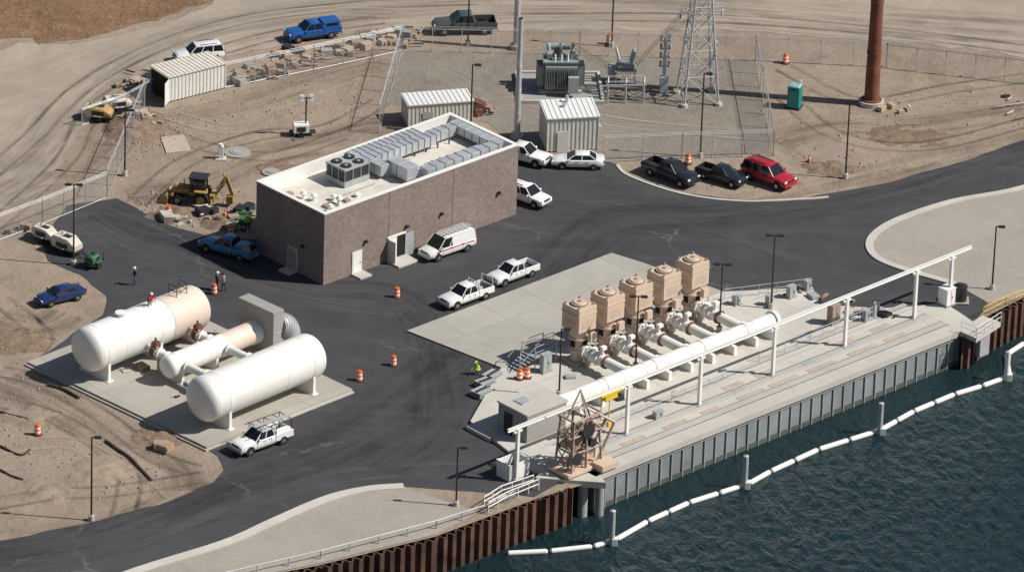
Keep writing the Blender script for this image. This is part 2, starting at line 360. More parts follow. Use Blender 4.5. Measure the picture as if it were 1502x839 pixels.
ribbon('dust_streaks',[(-40,850),(150,815),(330,750),(480,705),(640,690),(720,690)],3.5,TDU)
ribbon('dust_streaks',[(820,285),(900,300),(960,312),(1060,345),(1160,380),(1300,420)],3,TDU)
ribbon('dust_streaks',[(130,330),(200,370),(300,400),(480,445),(590,455)],5,TDU)
ribbon('dust_streaks',[(450,600),(560,590),(620,565),(680,540),(700,500)],2,TDU)
ribbon('dust_streaks',[(870,245),(950,275),(1060,305),(1180,306),(1300,285),(1520,216)],2.5,TDU)
def scatter(name,m,areas,r=(.05,.15)):
    vs=[];fs=[]; keep=[xy(p) for p in asph]
    for (u,v_,su,sv,n) in areas:
        for i in range(n):
            p=P(random.gauss(u,su),random.gauss(v_,sv)); q=random.uniform(*r); o=len(vs); a_=random.random()*6
            if inside(p,keep): continue
            base=[(math.cos(a_+k*1.257)*q*random.uniform(.7,1.2),math.sin(a_+k*1.257)*q*random.uniform(.7,1.2)) for k in range(5)]
            vs+=[(p.x+x,p.y+y,.0) for x,y in base]+[(p.x+x*.6,p.y+y*.6,q*random.uniform(.7,1.1)) for x,y in base]
            fs+=[(o+5,o+6,o+7,o+8,o+9)]+[(o+k,o+(k+1)%5,o+5+(k+1)%5,o+5+k) for k in range(5)]
    me=bpy.data.meshes.new(name); me.from_pydata(vs,[],fs); me.materials.append(m); o=bpy.data.objects.new(name,me); scene.collection.objects.link(o)
scatter('loose_stones',M_stone,[(240,310,40,14,170),(220,190,40,20,160),(60,600,60,50,200),(160,690,60,20,110),(420,150,90,30,140),(1300,170,100,22,120),(1220,240,50,14,50),(300,300,40,14,120)])
def mound(u,v_,rx,ry,h,m,rz=0,name='dirt_mound'):
    c=P(u,v_); n=26; vs=[];fs=[]
    for j in range(n+1):
        for i in range(n+1):
            x=(i/n-.5)*2; y=(j/n-.5)*2; d=math.hypot(x,y); f=max(0,1-d)**1.1
            wx=x*rx*math.cos(rz)-y*ry*math.sin(rz); wy=x*rx*math.sin(rz)+y*ry*math.cos(rz)
            nz=mnoise.fractal(Vector((wx*.9+u,wy*.9+v_,0)),1.0,2.0,5)
            vs.append((c.x+wx,c.y+wy,-.05+f*h*(1+.7*nz)+(.06*nz if f>0 else 0)))
    for j in range(n):
        for i in range(n): a_=j*(n+1)+i; fs.append((a_,a_+1,a_+n+2,a_+n+1))
    me=bpy.data.meshes.new(name); me.from_pydata(vs,[],fs); me.materials.append(m); me.polygons.foreach_set('use_smooth',[True]*len(fs)); o=bpy.data.objects.new(name,me); scene.collection.objects.link(o)
M_spoil=dirtmat('spoil_soil',(.25,.18,.13),(.20,.145,.105),(.31,.235,.175),3,stone=.25)
mound(195,192,3.2,3.2,.9,M_spoil); mound(212,176,2.2,2.4,.7,M_spoil); mound(258,314,3.4,2.0,.5,M_spoil,.4); mound(325,328,2.2,1.8,.6,M_spoil); mound(150,690,4,3.5,.4,M_dirt,.5); mound(40,612,3.5,3,.35,M_dirt); mound(232,640,3,2.4,.3,M_spoil); mound(60,720,4,3,.3,M_dirt); mound(1215,248,3,2.2,.3,M_spoil); mound(20,500,4,3,.4,M_spoil); mound(1330,200,5,3,.25,M_spoil); mound(420,250,4,2.5,.2,M_spoil)
# ------------------------------------------------------------------ quay
A0=P(872,697,ZD); A1=P(1432,475,ZD)
def Q(a,n,z=0):
    p=xy(A0)+EP*a+EN*n; return Vector((p.x,p.y,z))
QL=(xy(A1)-xy(A0)).length
deck=PX([(735,539),(1060,428),(1192,421),(1200,446),(1290,452),(1340,449),(1385,444)],ZD)
dk=Asset('concrete_quay_deck')
l1=[xy(p) for p in deck]+[Q(QL+.5,2.2),Q(QL,0),Q(0,0),xy(P(782,690,ZD)),xy(P(690,617,ZD))]
dk.prism('deck_slab',M_conc,l1,-.6,ZD)
dk.done()
qw=Asset('quay_wall')
def qprism(a,part,m,a0,a1,n0,n1,z0,z1,bevel=0): a.prism(part,m,[Q(a0,n0),Q(a1,n0),Q(a1,n1),Q(a0,n1)],z0,z1,bevel)
qprism(qw,'wall_core',M_panel,0,QL,.12,1,-6,ZD-.5)
qprism(qw,'coping',M_concp,-.1,QL+.1,-.25,1.2,ZD-.5,ZD+.03)
x=0
while x<QL:
    qprism(qw,'ribs',M_concd,x,x+.1,-.02,.2,-6,ZD-.5)
    qprism(qw,'waterline_band',M_wet,x+.11,min(QL,x+1.29),.06,.2,-3.3,-2.75); x+=1.3
qw.done()
st=Asset('deck_details')
for n0,h in ((3.1,.12),(5.4,.12)): qprism(st,'low_kerbs',M_concp,-.5 if n0<4 else 2,QL-1.5,n0,n0+.3,ZD,ZD+h)
for n0,n1 in ((1.42,2.2),(3.42,4.15),(6.4,6.9)): qprism(st,'trowelled_bands',M_band,.6,QL-2,n0,n1,ZD,ZD+.015)
for n0 in (1.35,2.2,4.2,6.3): qprism(st,'slot_drains',M_dark,1,QL-2,n0,n0+.05,ZD,ZD+.025)
x=1.5
while x<QL-6:
    qprism(st,'access_covers',M_tancover,x,x+random.uniform(2,3.4),2.35,2.9,ZD,ZD+.03)
    if random.random()<.6: qprism(st,'access_covers',M_tancover,x+.4,x+2.6,4.4,5.1,ZD,ZD+.03)
    if random.random()<.5: qprism(st,'grey_grates',M_grey,x+.6,x+1.9,3.55,4.1,ZD,ZD+.035)
    x+=random.uniform(3.6,5)
st.done()
def sheetpile(px,z1=.12,z0=-6):
    a=Asset('sheet_pile_wall'); pts=[xy(p) for p in PX(px)]; ring=[]
    for p,q in zip(pts,pts[1:]):
        t=(q-p); L=t.length; t.normalize(); nn=Vector((-t.y,t.x,0)); d=0
        while d<L:
            for dd,o in ((0,0),(.32,0),(.48,-.42),(.82,-.42)): 
                if d+dd<L: ring.append(p+t*(d+dd)+nn*o)
            d+=.98
    rings=[[(p.x,p.y,z0),(p.x,p.y,z1),(p.x+.05,p.y+.12,z1),(p.x+.05,p.y+.12,z0)] for p in ring]
    a.loft('sheet_piles',M_rustb,rings)
    a.done()
sheetpile([(300,866),(470,832),(640,790),(790,733),(836,716)])
sheetpile([(1412,495),(1440,472),(1502,440),(1700,345)])
def railing(name,pts,h=1.05,m=M_galv,r=.035,sp=1.8,rails=(1,.55)):
    a=Asset(name); pts=[Vector(p) for p in pts]
    for p,q in zip(pts,pts[1:]):
        L=(q-p).length; k=max(1,round(L/sp))
        for i in range(k+1): b=p.lerp(q,i/k); a.cyl('posts',m,b,b+Vector((0,0,h)),r,n=6)
        for f in rails: a.cyl('rails',m,p+Vector((0,0,h*f)),q+Vector((0,0,h*f)),r,n=6)
    return a.done()
railing('guard_rail',PX([(330,850),(470,818),(640,774),(715,750),(783,716)],.1),.7,M_galv,.06,2.6,(1,))
railing('guard_rail',PX([(710,744),(735,728),(782,712)],.1),1.0,M_white,.05,1.2)
railing('guard_rail',PX([(716,752),(745,736),(790,718)],.1),1.0,M_white,.05,1.2)
railing('handrail',[Q(4,5.7,ZD),Q(22,5.7,ZD)],1.05,M_galv,.025,1.5)
railing('handrail',[Q(26,6.6,ZD),Q(40,6.6,ZD)],1.05,M_galv,.025,1.5)
ep=Asset('mooring_platform'); ep.prism('slab',M_concp,[Q(-4.2,2.8),Q(-.2,-1.6),Q(.6,.3),Q(-1.2,4.2)],-.25,.33)
ep.cyl('support_pile',M_concd,Q(-1.1,.2,-6),Q(-1.1,.2,-.25),.45); ep.cyl('support_pile',M_concd,Q(.1,-.6,-6),Q(.1,-.6,-.25),.4); ep.done()
ep=Asset('mooring_platform'); c=P(1440,482,ZD)
ep.prism('slab',M_concp,[xy(p) for p in PX([(1408,486),(1440,463),(1468,473),(1432,497)],.3)],-.1,.34)
ep.box('steel_bracket',M_galv,(c.x,c.y,-1.2),(1.2,1,2),RP,.02); ep.done()
railing('handrail',PX([(1410,487),(1432,497),(1468,473)],.34),1.05,M_white,.03,1.2)
railing('handrail',PX([(1442,466),(1475,450),(1502,440)],.1),1.05,M_hoist,.035,1.5)
# monorail gantry
g=Asset('monorail_gantry')
zb=ZD+hm(922,635,72)
tops=[P(745,632,zb),P(1425,362,zb)]
for u in (760,922,1029,1137,1243,1345,1397):
    v=632+(u-745)*(-270/680); t=P(u,v+3,zb); 
    g.box('columns',M_white,(t.x,t.y,(zb+ZD)/2),(.27,.27,zb-ZD),RP); g.box('base_plates',M_grey,(t.x,t.y,ZD+.04),(.7,.7,.08),RP)
    g.box('brackets',M_white,(t.x,t.y,zb-.22),(.9,.16,.16),RP)
d=(tops[1]-tops[0]); mid=(tops[0]+tops[1])/2; rb=math.atan2(d.y,d.x)
for dz,wd,hh in ((.12,.2,.04),(0,.08,.22),(-.13,.2,.04)): g.box('i_beam',M_white,(mid.x,mid.y,zb+dz),(d.length,wd,hh),rb)
g.done()
h=Asset('yellow_hoist'); t=tops[0].lerp(tops[1],.21)
h.box('hoist_body',M_hoist,(t.x,t.y,zb-.55),(1.5,.5,.5),rb,.04); h.box('trolley_frame',M_hoist,(t.x,t.y,zb-.2),(2.4,.6,.14),rb); h.cyl('chain',M_hoist,(t.x,t.y,zb-3.2),(t.x,t.y,zb-.8),.05)
h.cyl('chain',M_hoist,(t.x-.7,t.y-.5,zb-2.6),(t.x-.7,t.y-.5,zb-.5),.05); h.box('hook_block',M_hoist,(t.x,t.y,zb-3.2),(.35,.25,.5),rb,.03); h.done()
# header pipe
zh=ZD+1.5
h0=P(812,594,zh); h1=P(1134,469,zh); hd=(h1-h0).normalized(); HL=(h1-h0).length
hp=Asset('header_pipe'); hr=.68
hp.rev('pipe',M_tankw,h0,hd,[(-2.5,hr),(HL,hr)],28)
hp.rev('end_flange',M_white,h1-hd*.2,hd,[(0,hr+.2),(.35,hr+.2),(.36,hr+.02),(.5,hr*.9),(.62,hr*.5),(.68,.01)],28)
for f in (.0,.22,.44,.66,.86): hp.rev('joint_bands',M_tankw,h0+hd*HL*f,hd,[(0,hr+.06),(.25,hr+.06)],28)
rh=math.atan2(hd.y,hd.x)
k=int(HL/2.6)
for i in range(k+1):
    c=h0+hd*(HL*i/k-.0 if i<k else HL-.6); hp.box('saddles',M_tankw,(c.x,c.y,ZD+.4),(.35,1.5,.8),rh); hp.rev('straps',M_tankw,c-hd*.08,hd,[(0,hr+.03),(.16,hr+.03)],28)
hp.done()
# pumps
for i in range(5):
    b=P(847+41.3*i,529-16.4*i,ZD); a=Asset('vertical_turbine_pump',(b.x,b.y,ZD),RP)
    Hh=hm(847,529,88)
    a.box('base_plate',M_tan,(0,0,.1),(2,2,.2),0,.03)
    a.cyl('discharge_head',M_tan,(0,0,.2),(0,0,2.3),.66,.66,24); a.cyl('head_flange',M_tan,(0,0,1.15),(0,0,1.3),.8,n=24); a.cyl('head_flange',M_tan,(0,0,2.3),(0,0,2.45),.92,n=24)
    a.box('lantern_window',M_hole,(.2,-.60,1.85),(.5,.2,.6)); a.box('lantern_window',M_hole,(-.60,0,1.85),(.2,.5,.6))
    a.cyl('motor_neck',M_tan,(0,0,2.45),(0,0,3.1),.8,n=24)
    a.box('motor_housing',M_tan,(0,0,3.1+(Hh-3.3)/2),(2.15,2.15,Hh-3.5),0,.05)
    zc=3.1+(Hh-3.3)/2
    for sx,sy in ((0,-1),(-1,0),(1,0),(0,1)):
        for q in range(4):
            zz=zc-.7+q*.2
            a.box('louvres',M_tand,(sx*1.08,sy*1.08,zz),(1.3 if sy else .03,.03 if sy else 1.3,.03))
        a.box('hood_lip',M_tan,(sx*1.09,sy*1.09,zc+.5),(2.18 if sy else .06,.06 if sy else 2.18,.06))
    zt=Hh-.2
    a.cyl('cooling_ring',M_tand,(0,0,zt-.1),(0,0,zt+.06),.78,n=28); a.cyl('fan_cap',M_tan,(0,0,zt+.05),(0,0,zt+.16),.64,.56,28); a.cyl('fan_hub',M_tand,(0,0,zt+.14),(0,0,zt+.24),.18)
    a.box('terminal_box',M_tan,(.5,-1.2,2.6),(.7,.4,.8),0,.03)
    for q in range(4): 
        qa=math.pi/4+q*math.pi/2; a.box('lifting_lugs',M_tand,(1.2*math.cos(qa),1.2*math.sin(qa),zt+.02),(.14,.14,.14))
    zp=1.25
    t=((xy(b)-xy(h0)).dot(hd)); tgt=xy(h0)+hd*t; dist=(xy(b)-tgt).length
    a.rev('discharge_pipe',M_tankw,(0,-.5,zp),(0,-1,0),[(0,.45),(dist-1,.45)],20)
    for y,r,m,wd in ((-.85,.64,M_tan,.12),(-1.05,.64,M_white,.12),(-1.7,.6,M_white,.1),(-2.5,.64,M_white,.1),(-2.68,.64,M_white,.1),(-3.4,.64,M_white,.1),(-3.6,.62,M_rust,.1),(-dist+.95,.62,M_white,.12)):
        if y>-dist+.6: a.rev({'white_paint':'flanges','tan_motor':'tan_flanges'}.get(m.name,'rust_flanges'),m,(0,y,zp),(0,-1,0),[(0,r),(wd,r)],20)
    a.ell('check_valve',M_tankw,(0,-2.1,zp),(.6,.5,.6)); a.cyl('valve_bonnet',M_white,(0,-2.1,zp),(0,-2.1,zp+.8),.26); a.box('valve_lever',M_dark,(.55,-2.1,zp+.2),(.12,.9,.12))
    a.ell('butterfly_valve',M_tankw,(0,-3.05,zp),(.53,.42,.53)); a.cyl('valve_stem',M_white,(0,-3.05,zp),(0,-3.05,zp+1.0),.12); a.box('actuator',M_white,(0.1,-3.05,zp+1.1),(.6,.4,.35),0,.04)
    a.rev('handwheel',M_dark,(.45,-3.05,zp+1.1),(1,0,0),[(0,.25),(.05,.25)],14)
    a.box('pipe_support',M_concp,(0,-1.4,.35),(.7,.4,.7)); a.box('pipe_support',M_concp,(0,-dist+1.6,.35),(.7,.4,.7))
    a.cyl('air_valve',M_white,(0,-1.45,zp),(0,-1.45,zp+.75),.1); a.cyl('conduit_riser',M_galv,(.9,-1.3,.1),(.9,-1.3,2.4),.04,n=6); a.cyl('conduit_riser',M_galv,(.75,-1.3,.1),(.75,-1.3,2.4),.04,n=6)
    a.done()
b=P(780,628,ZD); v=Asset('concrete_valve_vault',(b.x,b.y,ZD),RP)
v.box('walls',M_concd,(0,0,1.25),(4.6,3.6,2.5),0,.03); v.box('roof_slab',M_concp,(0,0,2.58),(4.8,3.8,.18),0,.02); v.box('hatch',M_galv,(-.8,.4,2.72),(1.1,1.1,.1)); v.box('door',M_dark,(-2.32,.5,1.0),(.06,1,2)); v.done()
b=P(742,622,.1); v=Asset('ground_slab',(b.x,b.y,.0),RP); v.box('slab',M_concp,(0,0,.2),(6.5,3,.36),0,.02); v.done()
def cabinet(u,v_,z,size,m=M_grey,name='electrical_cabinet',rz=RP):
    b=P(u,v_,z); a=Asset(name,(b.x,b.y,z),rz); sx,sy,sz=size
    a.box('plinth',M_concd,(0,0,.06),(sx+.15,sy+.15,.12)); a.box('body',m,(0,0,.12+sz/2),(sx,sy,sz),0,.02)
    a.box('door_seams',M_dark,(0,-sy/2-.005,.12+sz/2),(.02,.02,sz*.85)); a.box('top_cover',m,(0,0,.15+sz),(sx+.06,sy+.06,.05)); a.box('handle',M_dark,(.12,-sy/2-.03,.1+sz/2),(.04,.04,.2)); a.done()
def opentank(u,v_,z,sx,sy,sz):
    b=P(u,v_,z); a=Asset('white_chemical_bin',(b.x,b.y,z),RP)
    a.box('bin_floor',M_white,(0,0,.1),(sx,sy,.1))
    for s_ in (-1,1): a.box('bin_walls',M_white,(s_*sx/2,0,sz/2+.05),(.08,sy,sz)); a.box('bin_ends',M_white,(0,s_*sy/2,sz/2+.05),(sx-.09,.08,sz)); a.box('bin_rims',M_white,(s_*sx/2,0,sz+.07),(.16,sy+.1,.06)); a.box('feet',M_dark,(s_*sx*.3,0,.03),(.2,sy,.06))
    a.box('contents',M_dark,(0,0,.5),(sx*.9,sy*.9,.3)); a.done()
opentank(752,697,0,2.2,1.6,1.5); cabinet(1222,474,ZD,(1,.7,1.7),M_tand); cabinet(1388,446,ZD,(1.1,1.1,1.5),M_white,'white_cabinet'); 
b=P(1408,441,.1); a=Asset('black_tank',(b.x,b.y,.1)); a.cyl('tank',M_dark,(0,0,0),(0,0,1.5),.6,n=20); a.cyl('lid',M_dark,(0,0,1.5),(0,0,1.65),.3); a.box('tank_base',M_concd,(0,0,.03),(1.6,1.6,.1)); a.done()
cabinet(1283,462,ZD,(.7,.5,1.2)); cabinet(1270,470,ZD,(.6,.5,.9)); cabinet(800,545,ZD,(1,.5,1.6)); cabinet(1160,436,ZD,(.8,.5,1.0)); cabinet(965,612,ZD,(.9,.5,.5)); cabinet(1184,425,ZD,(.6,.5,.8)); cabinet(1128,447,ZD,(.6,.5,.8)); cabinet(1080,446,ZD,(.7,.5,.7))
for i,(u,v_) in enumerate(((712,566),(706,580),(722,556))):
    b=P(u,v_); a=Asset('pallet_stack',(b.x,b.y,.05),RP+.1*i)
    for q in range(3): a.box('boards',M_grey,(0,0,.08+q*.2),(1.6,1.2,.06)); a.box('blocks',M_dark,(0,0,.16+q*.2),(1.4,.2,.1))
    a.done()
b=P(790,530,ZD); a=Asset('access_stair_platform',(b.x,b.y,ZD),RP)
a.box('platform',M_grey,(0,0,1.0),(2.6,1.8,.08))
for sx in (-1.25,1.25):
    for sy in (-.85,.85): a.cyl('legs',M_grey,(sx,sy,0),(sx,sy,2.05),.05,n=6)
for sy in (-.85,.85):
    for zz in (1.5,2.05): a.cyl('rails',M_grey,(-1.25,sy,zz),(1.25,sy,zz),.035,n=6)
    a.cyl('stair_rail',M_grey,(-1.25,sy,2.05),(-2.9,sy,1.0),.035,n=6)
for q in range(5): a.box('treads',M_grey,(-1.4-q*.3,0,.85-q*.18),(.28,1.6,.04))
a.done()
railing('handrail',PX([(762,545),(765,520),(812,503)],ZD),1.05,M_grey,.03,.9,(1,.7,.4))
railing('handrail',PX([(1062,440),(1190,424)],ZD),1.05,M_galv,.025,1.6)
# trash-rake crane
b=P(850,686,ZD); a=Asset('trash_rake_crane',(b.x,b.y,ZD),RP,1.12)
a.box('base_frame',M_tan,(0,0,.3),(4.4,2.2,.3),0,.03); a.box('base_frame',M_tan,(1.3,-1.4,.45),(1.7,1.2,.5),0,.03)
def seg(p,q,r=.08,part='frame_members',m=M_rig): a.cyl(part,m,p,q,r,n=7)
Z=[.4,1.9,3.3,4.6]
for sx in (-1.7,-.2,1.4):
    for sy in (-.9,.9): seg((sx,sy,.4),(sx*.85,sy*.8,Z[3] if sx<1 else 3.3),.1)
for z in Z[1:]:
    for sy in (-.85,.85): seg((-1.6,sy,z),(1.3,sy,z))
    for sx in (-1.55,-.2,1.25): seg((sx,-.85,z),(sx,.85,z))
for i in range(3):
    for sy in (-.85,.85): seg((-1.6,sy,Z[i]),(-.2,sy,Z[i+1]),.05); seg((1.3,sy,Z[i]),(-.2,sy,Z[i+1]),.05)
    seg((-1.6,-.85,Z[i]),(-1.6,.85,Z[i+1]),.05)
a.box('hydraulic_unit',M_rig,(-.9,0,2.5),(1.2,1.1,1.0),0,.05); a.box('winch_housing',M_tan,(.5,.1,1.2),(1.3,1.2,.9),0,.05)
a.cyl('winch_drum',M_dark,(.5,-.9,2.3),(.5,.9,2.3),.35); a.cyl('hose_reel',M_dark,(-.2,-1.1,3.6),(-.2,-1,3.6),.6,n=20); a.cyl('hose_reel',M_dark,(-1.2,-1.0,1.5),(-1.2,-.9,1.5),.5,n=20)
seg((1.2,-.7,.6),(2.3,-1.2,3.6),.12,'rake_boom',M_tan); seg((1.2,.3,.6),(2.3,-.3,3.6),.12,'rake_boom',M_tan); seg((2.3,-1.2,3.6),(.6,0,4.8),.08,'rake_boom',M_tan); seg((2.3,-.3,3.6),(2.3,-1.2,3.6),.12,'rake_boom',M_tan)
seg((-1.5,0,4.6),(-.2,0,6.6),.07,'mast',M_rig); seg((1.2,0,3.3),(-.2,0,6.6),.07,'mast',M_rig); seg((-.2,-.7,4.6),(-.2,0,6.6),.06,'mast',M_rig)
for q in range(40):
    p=Vector((random.uniform(-1.7,1.4),random.uniform(-.9,.9),random.uniform(.6,4.2))); seg(p,p+Vector((random.uniform(-.8,.8),random.uniform(-.5,.5),random.uniform(-.7,.7))),random.uniform(.03,.06),*(('hydraulic_lines',M_rig) if q%3 else ('black_hoses',M_dark)))
for q in range(6): a.box('valve_blocks',M_tan,(random.uniform(-1.5,1.2),random.uniform(-.8,.8),random.uniform(.8,4)),(.5,.4,.4),0,.03)
a.done()
# ------------------------------------------------------------------ boom + piles in water
pts=[xy(p) for p in PX([(742,813),(805,810),(870,803),(903,793),(950,766),(1010,739),(1098,711),(1130,693),(1200,661),(1290,633),(1340,605),(1400,580),(1440,568),(1482,553)],ZW)]
bm_=Asset('floating_boom')
def boomline(pts):
    for p,q in zip(pts,pts[1:]):
        L=(q-p).length; k=max(1,round(L/3.0))
        for i in range(k):
            a_=p.lerp(q,(i+.03)/k); b_=p.lerp(q,(i+.97)/k); z=ZW+.12; u=(b_-a_).normalized()
            bm_.rev('float_sections',M_white,(a_.x,a_.y,z),u,[(0,.12),(.12,.23),((b_-a_).length-.12,.23),((b_-a_).length,.12)],12)
            bm_.cyl('couplings',M_dark,(b_.x,b_.y,z),(b_.x+u.x*.25,b_.y+u.y*.25,z),.09,n=8)
boomline(pts); boomline([xy(p) for p in PX([(1480,553),(1476,522),(1502,505),(1560,470)],ZW)])
bm_.done()
for u,v_,px in ((897,799,48),(1092,716,46),(1290,637,45),(1476,558,42)):
    b=P(u,v_,ZW); a=Asset('mooring_pile',(b.x,b.y,ZW)); h=px/14.9
    a.cyl('pile',M_grey if u<1400 else M_white,(0,0,-3),(0,0,h),.24,n=18); a.cyl('cap',M_galv,(0,0,h),(0,0,h+.12),.25,.05,18); a.box('boom_slider',M_white,(.25,0,.35),(.5,.6,.7),0,.04); a.done()
# ------------------------------------------------------------------ tanks
pad=PX([(40,531),(303,656),(517,571),(256,447)],.3)
pd=Asset('tank_pad'); pd.prism('slab',concmat('concrete_pad',(.41,.385,.34),rot=-RP,ps=6),[xy(p) for p in pad],-.2,.34)
pd.done()
strip('pad_kerb',[pad[0],pad[1],pad[2]],.5,0,.16,M_concp,0)
ZP=.34
def headprof(r,L,hd=.5):
    pr=[]
    for j in range(9):
        t=math.pi/2*j/8; pr.append((-r*hd*math.cos(t),r*math.sin(t)))
    return pr+[(L-a,b) for a,b in reversed(pr)]
def tank(name,c0,c1,r,z,m,saddles):
    a=Asset(name); p0=P(c0[0],c0[1],z); p1=P(c1[0],c1[1],z); d=(p1-p0).normalized(); L=(p1-p0).length
    a.rev('shell',m,p0,d,headprof(r,L),40); rz=math.atan2(d.y,d.x); nn=Vector((-d.y,d.x,0))
    for f in (.0,.33,.66,1.0): a.rev('weld_seams',m,p0+d*L*f-d*.03,d,[(0,r+.012),(.06,r+.012)],40)
    for f in saddles:
        c=p0+d*L*f; hz=z-ZP-.45*r
        a.box('saddles',M_white,(c.x,c.y,ZP+hz/2),(.28,r*1.7,hz),rz,0); a.box('saddle_feet',M_white,(c.x,c.y,ZP+.04),(.6,r*1.9,.08),rz)
        a.rev('wear_straps',m,c-d*.25,d,[(0,r+.02),(.5,r+.02)],40)
    a.ax=(p0,d,L,nn,rz); return a
a=tank('surge_tank',(131,512),(233,471),2.0,ZP+2.75,M_tankw,(.1,.85)); p0,d,L,nn,rz=a.ax
q1=P(283,451,ZP+2.75); LL=(q1-p0).length
hp_=headprof(2.005,LL)[9:]
a.rev('primed_shell',M_beige,p0,d,[(L*1.02,2.01)]+hp_,40); 
c=p0+d*LL*.93; a.box('saddles',M_white,(c.x,c.y,1.2),(.28,3.2,1.8),rz)
c=p0+d*L*.45; a.cyl('manway',M_tankw,c+Vector((0,0,1.8)),c+Vector((0,0,2.25)),.42); a.cyl('manway_lid',M_white,c+Vector((0,0,2.25)),c+Vector((0,0,2.33)),.52)
c=p0+d*LL*.85; 
for q in range(4):
    e=c+d*(q%2*1.2-.6)+nn*((q//2)*1.0-.5); a.cyl('top_platform_posts',M_dark,e+Vector((0,0,1.7)),e+Vector((0,0,2.9)),.04,n=6)
for zz in (2.4,2.9):
    for q in (-.5,.5): a.cyl('top_platform_rails',M_dark,c-d*.6+nn*q+Vector((0,0,zz)),c+d*.6+nn*q+Vector((0,0,zz)),.035,n=6)
    for q in (-.6,.6): a.cyl('top_platform_rails',M_dark,c+d*q-nn*.5+Vector((0,0,zz)),c+d*q+nn*.5+Vector((0,0,zz)),.035,n=6)
rear=a.ax; a.done()
a=tank('surge_tank',(300,585),(452,522),2.0,ZP+2.75,M_tankw,(.12,.93)); front=a.ax; a.done()
a=tank('surge_manifold',(247,538),(325,506),1.0,ZP+1.6,M_tankw,(.15,.8)); mp0,md,mL,mn,mrz=a.ax
q1=P(385,483,ZP+1.6); LM=(q1-mp0).length; a.rev('primed_shell',M_beige,mp0,md,[(mL*1.0,1.005),(LM*.86,1.005)],32); a.rev('collar',M_white,mp0,md,[(LM*.86,1.06),(LM+1,1.06)],32)
for f in (.1,.55):
    c=mp0+md*LM*f
    for sgn,(tp,td,tL,tn,tz) in ((1,rear),(-1,front)):
        c0=Vector((c.x,c.y,ZP+1.7)); dd=((xy(tp)-xy(c)).dot(Vector((-md.y,md.x,0)))); nn2=Vector((-md.y,md.x,0))*(1 if dd>0 else -1)
        Lc=abs(dd)-1.2
        a.rev('cross_pipes',M_tankw,c0,nn2,[(0,.36),(Lc,.36)],18)
        for t_ in (1.2,Lc*.5,Lc*.5+.3): a.rev('cross_flanges',M_white,c0,nn2,[(t_,.52),(t_+.12,.52)],18)
        if sgn==1:
            e=c0+nn2*(Lc*.55+.5); a.rev('valve_body',M_rust,e-nn2*.3,nn2,[(0,.5),(.1,.58),(.5,.58),(.6,.5)],18); a.cyl('valve_stem',M_dark,e,e+Vector((0,0,1.3)),.09,n=8)
            hc=e+Vector((0,0,.9))-nn2*.45-md*.4; ax=(-nn2-md*.5).normalized(); sx_=ax.cross(Vector((0,0,1))).normalized()
            rp=[hc+sx_*.42*math.cos(q*math.pi/8)+Vector((0,0,.42*math.sin(q*math.pi/8))) for q in range(17)]
            a.tube('handwheel',M_rust,rp,.05,6); a.cyl('wheel_spokes',M_rust,rp[0],rp[8],.03,n=5); a.cyl('wheel_spokes',M_rust,rp[4],rp[12],.03,n=5)
            a.box('gearbox',M_rust,tuple(e+Vector((0,0,.75))),(.5,.5,.4),mrz,.04); e2=c0+nn2*(Lc*.5); a.box('stand',M_concp,(e2.x,e2.y,ZP+.6),(.5,.5,1.2),mrz)
a.done()
b=P(402,516,ZP); cb=Asset('concrete_thrust_block',(b.x,b.y,ZP),mrz); hh=hm(400,516,62)
cb.box('block',M_concd,(0,1.7,hh/2),(1.3,4.4,hh),0,.03); cb.box('form_lines',M_concp,(0,-.52,hh/2),(.9,.04,.04)); cb.done()
b=P(428,512,ZP); cb=Asset('intake_elbow_pipe',(b.x,b.y,ZP),mrz)
pe=lambda t:Vector((1.2*math.sin(t)-.9,.9,1.2*math.cos(t)+1.0))
for q in range(9):
    t0=rad(q*10); t1=rad((q+1)*10)
    cb.cyl('elbow',M_grey,pe(t0),pe(t1),1.12,n=24); nd=(pe(t1)-pe(t0)).normalized(); cb.cyl('elbow_ribs',M_galv,pe(t1)-nd*.05,pe(t1)+nd*.05,1.18,n=24)
cb.cyl('riser',M_grey,pe(rad(90)),pe(rad(90))-Vector((0,0,1)),1.12,n=24)
cb.done()
railing('handrail',PX([(398,520),(440,505)],ZP),1.3,M_dark,.03,.8)
a=Asset('access_ladder'); p=P(231,514,ZP); q=P(212,480,ZP+1)+Vector((0,0,2)); sd_=Vector((.25,.1,0))
for s_ in (-1,1): a.cyl('stringers',M_dark,p+sd_*s_,q+sd_*s_,.035,n=6)
for i in range(9): c=p.lerp(q,(i+.5)/9); a.cyl('rungs',M_dark,c-sd_,c+sd_,.025,n=6)
a.done()
a=Asset('blue_tarp'); a.prism('tarp',paint('tarp_blue',(.02,.12,.3)),[xy(p) for p in PX([(225,505),(248,490),(268,497),(246,512)])],ZP,ZP+.25,.05); a.done()
